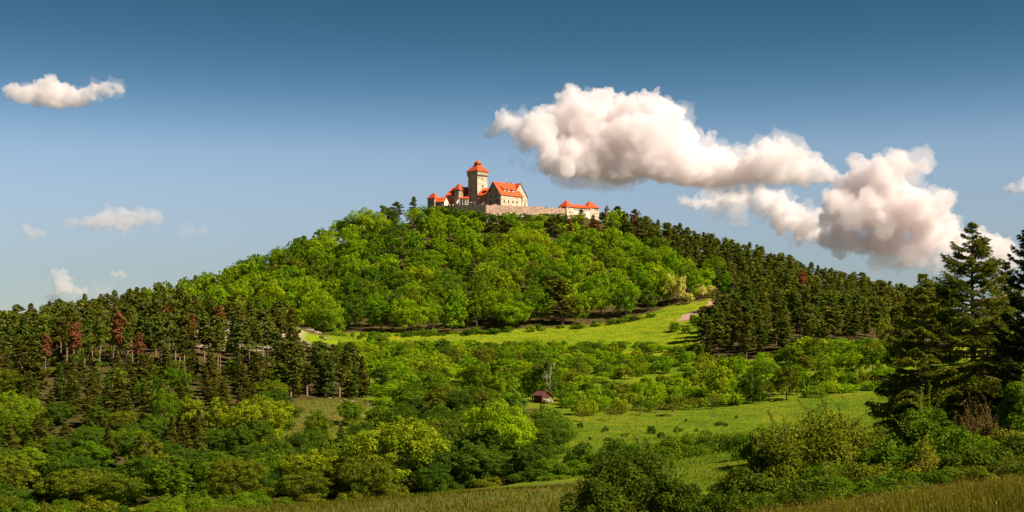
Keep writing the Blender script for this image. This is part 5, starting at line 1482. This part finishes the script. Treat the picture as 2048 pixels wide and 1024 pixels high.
# ------------------------------------------------------------------ rocks
def rock(seed, sx, sy, sz):
    r = random.Random(seed)
    bm = bmesh.new(); bmesh.ops.create_icosphere(bm, subdivisions=2, radius=1)
    for v_ in bm.verts:
        q = mnoise.noise(v_.co * 1.3 + Vector((seed, 0, 0))) * .4 + mnoise.noise(v_.co * 3 + Vector((0, seed, 0))) * .15
        v_.co *= 1 + q
        v_.co.z = round(v_.co.z * 3) / 3 * .8 + v_.co.z * .2
        v_.co = Vector((v_.co.x * sx, v_.co.y * sy, v_.co.z * sz))
    me = bpy.data.meshes.new('rock'); bm.to_mesh(me); bm.free(); return me
RK = [rock(i, 1.0, .6, .35) for i in range(6)]
for k, (px, py, Y, sc, mt) in enumerate(((660, 802, 331, 1.1, 'limestone'), (672, 800, 331, .8, 'limestone'), (690, 803, 330, 1.4, 'limestone'), (702, 802, 329, 1.5, 'limestone'), (712, 801, 329, 1.0, 'limestone'), (742, 812, 326, 1.1, 'limestone'), (750, 815, 324, 1.3, 'limestone'), (735, 806, 328, .9, 'limestone'), (682, 806, 328, .9, 'limestone'))):
    x = XX(px, Y); o = link('rock', RK[k % 6], MATS['limestone']); sc *= .55; o.location = (x, Y, tz(x, Y) + .12 * sc); o.scale = (sc,) * 3; o.rotation_euler = (0, 0, k * 1.3)
    tag(o, 'pale limestone block lying on the stony bank below the conifers', 'rock', 'rocks on the stony bank')
for k, (px, Y, sc) in enumerate(((620, 492, 2.2), (635, 486, 1.8), (650, 480, 1.6), (664, 474, 2.0), (655, 470, 1.4), (672, 468, 1.5), (690, 474, 1.2), (560, 470, 2.6), (590, 466, 2.4), (610, 468, 2.2), (540, 462, 2.4), (490, 456, 2.2), (450, 452, 2.0), (400, 446, 1.8), (575, 480, 2.4), (520, 474, 2.4), (425, 458, 2.0), (470, 465, 2.2))):
    x = XX(px, Y); o = link('rock', RK[k % 6], MATS['limestone']); o.location = (x, Y, tz(x, Y) + .05 * sc); o.scale = (sc, sc, sc * .8); o.rotation_euler = (0, 0, k * .9)
    tag(o, 'white limestone outcrop on the bare slope behind the left pines', 'rock', 'limestone outcrops on the bare slope')

# ------------------------------------------------------------------ near conifers on the right
def conifer_near(seed, Hh, Wd, whorls, per, ls, base=.03, droop=.35, twig=1.0, cone=1.0):
    g = np.random.default_rng(seed); r = random.Random(seed)
    C, N_, S_, T_, TN = [], [], [], [], []
    mb = MB(); bb = MB()
    mb.tube([(0, 0, -1.5), (0, 0, .3), (.1, 0, Hh * .4), (0, .1, Hh * .75), (0, 0, Hh * .995)], [Hh * .02, Hh * .017, Hh * .012, Hh * .006, .02], 9)
    bb.tube([(0, 0, .3), (0, 0, Hh * .97)], [.03, .012], 5)
    for k in range(whorls):
        f = (k + r.uniform(-.3, .3)) / (whorls - 1); f = min(max(f, 0), 1)
        z = Hh * (base + (1 - base) * f * .985)
        prof = cone * (1 - f) ** .82 + (1 - cone) * math.sqrt(max(.02, 1 - f * f))
        for j in range(r.randint(4, 6)):
            a = r.uniform(0, 6.283)
            L = max(.35, Wd / 2 * prof * r.uniform(.55, 1.15))
            d = np.array([math.cos(a), math.sin(a), 0]); side = np.array([-d[1], d[0], 0])
            up_ = .45 * f + .05
            ss_ = np.linspace(0, 1, 7)
            curve = lambda s: np.array([0, 0, z]) + d * (L * s) + np.array([0, 0, 1.0]) * (L * (up_ * s - droop * (1 - .7 * f) * (s ** 1.6) + .22 * s ** 4))
            pts = [tuple(curve(s)) for s in ss_]
            bb.tube(pts, [max(.012, (.018 * L + .012) * (1 - .85 * s)) for s in ss_], 5)
            n = int(per * (L / (Wd / 2)) ** 1.15) + 14
            s = g.uniform(.12, 1.03, n) ** .8
            w = (L * .30 * np.sin(np.clip(s, 0, 1) * 2.6 + .35) + .12)
            # needles sit on side twigs: quantise along the bough
            tw = np.round(s * L / (.28 * twig)) * (.28 * twig) / L
            sgn = np.where(g.random(n) < .5, -1.0, 1.0)
            q = g.uniform(0, 1, n)
            tc_ = np.clip(tw, 0, 1.0)
            base_ = np.array([0, 0, z]) + d * (L * tc_)[:, None]
            base_[:, 2] += L * (up_ * tc_ - droop * (1 - .7 * f) * tc_ ** 1.6 + .22 * tc_ ** 4)
            hang = droop * .9 * q ** 1.3 * w * (1 - .6 * f)
            c = base_ + side * (sgn * q * w)[:, None] + d * (q * w * .45)[:, None]
            c[:, 2] -= hang
            c += g.normal(size=(n, 3)) * .045
            tn = side * (sgn)[:, None] + d * .5 + np.array([0, 0, -.6 * droop])[None] + g.normal(size=(n, 3)) * .4
            nr = unit(np.array([0, 0, 1.0]) + g.normal(size=(n, 3)) * .6)
            C.append(c); N_.append(nr); TN.append(tn); S_.append(ls * g.uniform(.6, 1.3, n)); T_.append(np.clip(r.uniform(.15, .8) + .25 * (s - .5) + g.normal(size=n) * .15, 0, 1))
    C, N_, S_, T_, TN = map(np.concatenate, (C, N_, S_, T_, TN))
    V, Fc = leaves(C, N_, S_, .30, g, TN)
    return finish('crown', V, Fc, T_), mesh_py('trunk', mb.v, mb.f, True), mesh_py('boughs', bb.v, bb.f, True)
def near_tree(name, label, px, Y, top, wpx, seed, mat, whorls, per, ls, **k):
    x = XX(px, Y); z = tz(x, Y); h = ZZ(top, Y) - z
    a, b_, c_ = conifer_near(seed, h, wpx / F * Y, whorls, per, ls, **k)
    unique(name, label, 'tree', (a, b_, c_), (mat, 'bark_grey', 'bark_pine'), ('crown', 'trunk', 'boughs'), x, Y)
near_tree('spruce_tree', 'big spruce with drooping boughs towering over the right hedge', 1945, 128, 440, 470, 11, 'needle_near', 50, 1250, .17, droop=.55)
near_tree('spruce_tree', 'smaller spruce with drooping boughs nestled against the big one', 1846, 122, 545, 290, 12, 'needle_near', 36, 950, .16, droop=.6)
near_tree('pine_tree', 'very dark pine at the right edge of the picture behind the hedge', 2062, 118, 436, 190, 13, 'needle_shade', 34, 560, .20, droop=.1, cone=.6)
near_tree('spruce_tree', 'spruce with shade-coloured needles standing between the big spruce and the dark pine', 2010, 140, 520, 260, 14, 'needle_shade', 34, 560, .21, droop=.4)

# ------------------------------------------------------------------ near bushes on the right and centre
def near_bush(label, px, Y, top, wpx, seed, mat, lobes, per, ls, shoots=0, name='shrub', stems=9, sink=0.0):
    x = XX(px, Y); z = tz(x, Y); h = ZZ(top, Y) - z
    w = wpx / F * Y
    a, b_ = shrub(seed, h, w, lobes, int(per * .74), ls * 1.12, stems, shoots)
    unique(name, label, 'bush', (a, b_), (mat, 'twig_brown'), ('foliage', 'stem'), x, Y)
near_bush('big olive willow bush with upright leafy shoots in the right hedge', 1650, 82, 818, 270, 21, 'leaf_near_olive', 70, 620, .088, 60)
near_bush('olive green bush leaning out of the hedge over the meadow patch', 1560, 78, 838, 140, 22, 'leaf_near_olive', 44, 560, .082, 24)
near_bush('dark green bush at the hedge foot beside the small meadow patch', 1510, 62, 916, 130, 23, 'leaf_near_dark', 34, 420, .065, 6)
near_bush('leafy bright elder bush in front of the big spruce', 1850, 84, 778, 120, 24, 'leaf_near_bright', 38, 420, .085, 8)
near_bush('broad green elder bush in the middle of the right hedge', 1905, 74, 838, 190, 25, 'leaf_near_bright', 46, 460, .080, 8)
near_bush('pale yellow-green bush low in the right hedge', 1850, 66, 888, 130, 26, 'leaf_flower', 34, 420, .060, 6)
near_bush('bright green bush at the right picture edge below the dark pine', 2045, 80, 736, 100, 27, 'leaf_near_bright', 36, 420, .085, 4)
near_bush('reddish brown thicket with bare twigs between the elder bushes', 1965, 86, 792, 120, 28, 'leaf_near_red', 34, 240, .070, 26)
near_bush('yellowish bush beneath the reddish thicket', 2015, 78, 832, 120, 29, 'leaf_flower', 30, 260, .070, 8)
near_bush('dark green hedge bush above the tall grass at the right edge', 2025, 64, 862, 170, 30, 'leaf_near_dark', 44, 480, .070, 4)
near_bush('dark green bush closing the hedge above the tall grass', 1940, 62, 895, 140, 31, 'leaf_near_dark', 38, 440, .065, 4)
near_bush('low olive bush in the shade of the willow bush', 1720, 66, 905, 170, 32, 'leaf_near_olive', 40, 440, .065, 16)
near_bush('low dark bush under the willow bush by the grass', 1625, 56, 945, 150, 33, 'leaf_near_dark', 36, 440, .058, 4)
near_bush('low leafy bush at the lower rim of the picture by the grass', 1500, 50, 975, 150, 34, 'leaf_near_dark', 36, 440, .052, 4)
near_bush('low mid green bush beside the grass slope', 1790, 58, 938, 140, 35, 'leaf_near_bright', 34, 420, .058, 4)
near_bush('large dark round bush with reddish shoots in the near centre', 1270, 74, 882, 230, 36, 'leaf_near_dark', 60, 460, .080, 22)
near_bush('dark bush shouldering the large round bush from the left', 1190, 68, 940, 130, 37, 'leaf_near_dark', 36, 420, .070, 8)
near_bush('dark bush shouldering the large round bush from the right', 1350, 66, 930, 110, 38, 'leaf_near_dark', 34, 420, .070, 6)
near_bush('low bush in front of the small meadow patch', 1430, 56, 985, 120, 39, 'leaf_near_dark', 30, 380, .058, 4)
near_bush('leafy bush filling the hedge between willow and elder', 1770, 76, 860, 140, 40, 'leaf_near_bright', 36, 420, .075, 10)

HEDGE = [shrub(500 + i, 3.2, (3.6, 4.2, 3.2)[i], 40, 420, .075, 8, (4, 14, 8)[i]) for i in range(3)]
hr = random.Random(4)
for k in range(46):
    px = 1430 + 660 * (k + hr.uniform(0, 1)) / 46
    Yk = hr.uniform(52, 98)
    prof = float(np.interp(px, [1430, 1480, 1520, 1560, 1650, 1720, 1780, 1830, 1880, 1950, 2048, 2100], [1000, 940, 885, 850, 832, 845, 870, 830, 830, 850, 800, 780]))
    lo_ = float(np.interp(px, [1430, 1620, 1820, 2048, 2100], [1010, 985, 955, 915, 905]))
    t_ = (98 - Yk) / 46
    top = prof + (lo_ - prof) * t_ * .9 + hr.uniform(0, 14)
    x = XX(px, Yk); z = tz(x, Yk); h = ZZ(top, Yk) - z
    if h < .7: continue
    i = hr.randrange(3); mt = hr.choice(['leaf_near_dark', 'leaf_near_bright', 'leaf_near_olive', 'leaf_near_bright', 'leaf_near_dark', 'leaf_flower' if hr.random() < .3 else 'leaf_near_olive'])
    lab = {'leaf_near_dark': 'dark green bush', 'leaf_near_bright': 'fresh green bush', 'leaf_near_olive': 'olive green bush', 'leaf_flower': 'yellowish bush'}[mt] + ' in the hedge ' + ('beside the little meadow patch' if px < 1560 else 'around the willow bush' if px < 1760 else 'around the elder bushes' if px < 1930 else 'below the dark pine') + (', at the grass edge' if Yk < 65 else ', mid row' if Yk < 82 else ', back row')
    p = dict(x=x, y=Yk, h=h, w=hr.uniform(2.6, 4.2) * Yk / 75, protos=HEDGE, idx=i, mat=mt, name='shrub', label=lab, cat='bush', group='bushes of the near hedge', trunk='twig_brown', rz=hr.uniform(0, 6), part='foliage', stem='stem', hp=3.2, wp=3.7)
    put(p, z)

# ------------------------------------------------------------------ grass
def blades(name, label, n_, x0, x1, y0, y1, hgt, wid, mat, ok=None, tall=.0):
    g = np.random.default_rng(len(name) * 7 + int(y0))
    X = g.uniform(x0, x1, n_); Y = g.uniform(y0, y1, n_)
    if ok is not None:
        Z = terr(X, Y); px, py = proj(X, Y, Z); m_ = ok(X, Y, px, py); X, Y = X[m_], Y[m_]
    Z = terr(X, Y); N = len(X)
    clump = np.array([mnoise.noise(Vector((x * .8, y * .8, 0))) for x, y in zip(X, Y)])
    h = hgt * g.uniform(.35, 1.2, N) * (1 + .3 * clump)
    a = g.uniform(0, 6.283, N); bend = g.uniform(.1, .55, N) * h
    dx, dy = np.cos(a), np.sin(a)
    w = wid * g.uniform(.6, 1.3, N)
    px_, py_ = -dy * w, dx * w
    b0 = np.stack([X - px_, Y - py_, Z - .05], 1); b1 = np.stack([X + px_, Y + py_, Z - .05], 1)
    m1 = np.stack([X + dx * bend * .35 + px_ * .7, Y + dy * bend * .35 + py_ * .7, Z + h * .62], 1)
    m0 = np.stack([X + dx * bend * .35 - px_ * .7, Y + dy * bend * .35 - py_ * .7, Z + h * .62], 1)
    t_ = np.stack([X + dx * bend, Y + dy * bend, Z + h], 1)
    V = np.stack([b0, b1, m1, m0, t_], 1).reshape(-1, 3)
    k = np.arange(N)[:, None] * 5
    F3 = np.concatenate([np.concatenate([k, k + 1, k + 2], 1), np.concatenate([k, k + 2, k + 3], 1), np.concatenate([k + 3, k + 2, k + 4], 1)])
    T = np.clip(.5 + .5 * clump + g.normal(size=N) * .22, 0, 1)
    me = mesh_np(name, V, F3, tint=np.concatenate([T, T, T]))
    tag(link(name, me, MATS[mat]), label, 'grass', None, 'stuff')
blades('tall_grass', 'tall dry-tipped meadow grass on the near slope', 125000, 3, 24, 24, 52, .42, .0075, 'grass_blade', lambda X, Y, px, py: (px > 1380) & (px < 2200))
blades('seed_grass', 'straw-coloured seed stalks in the near grass', 9000, 3, 24, 24, 52, .62, .005, 'grass_dry', lambda X, Y, px, py: (px > 1380) & (px < 2200))
blades('bank_grass', 'rough brownish grass on the stony bank', 26000, -60, -22, 255, 345, .4, .04, 'grass_blade', lambda X, Y, px, py: inpoly(px, py, LANES[3]))
blades('meadow_grass', 'smooth green grass on the near meadow swell', 42000, -50, 12, 84, 140, .34, .024, 'grass_blade')
blades('meadow_grass', 'sunlit grass on the little meadow patch by the hedge', 14000, 14, 36, 110, 176, .30, .026, 'grass_lush')
blades('meadow_grass', 'lush grass of the middle meadow', 36000, 0, 100, 228, 345, .30, .045, 'grass_lush', lambda X, Y, px, py: (px > 1080) & (px < 1800) & (py < 930))
blades('meadow_grass', 'bright grass on the upper meadow strip', 20000, -80, 80, 455, 545, .32, .08, 'grass_lush', lambda X, Y, px, py: ~inpoly(px, py, HILL) & ~inpoly(px, py, RPINE) & ~inpoly(px, py, LPINE) & (px > 600) & (px < 1440) & (py < 712) & ~near_track(X, Y, 2))
def seedheads(name, label, n_, x0, x1, y0, y1, h0, h1, sz, mat):
    g = np.random.default_rng(9)
    X = g.uniform(x0, x1, n_); Y = g.uniform(y0, y1, n_)
    pxs = 1024 + X / Y * F; m_ = (pxs > 1400) & (pxs < 2150); X, Y = X[m_], Y[m_]
    c = np.stack([X, Y, terr(X, Y) + g.uniform(h0, h1, len(X))], 1)
    V, Fc = leaves(c, unit(g.normal(size=(len(X), 3)) + np.array([0, -1.0, .2])), sz * g.uniform(.5, 1.4, len(X)), .3, g, np.array([0, 0, 1.0]) + g.normal(size=(len(X), 3)) * .35)
    tag(link(name, mesh_np(name, V, Fc, tint=g.uniform(0, 1, len(X))), MATS[mat]), label, 'grass', None, 'stuff')
seedheads('seed_heads', 'golden seed heads speckling the tall near grass', 10000, 3, 24, 24, 52, .2, .6, .03, 'grass_dry')
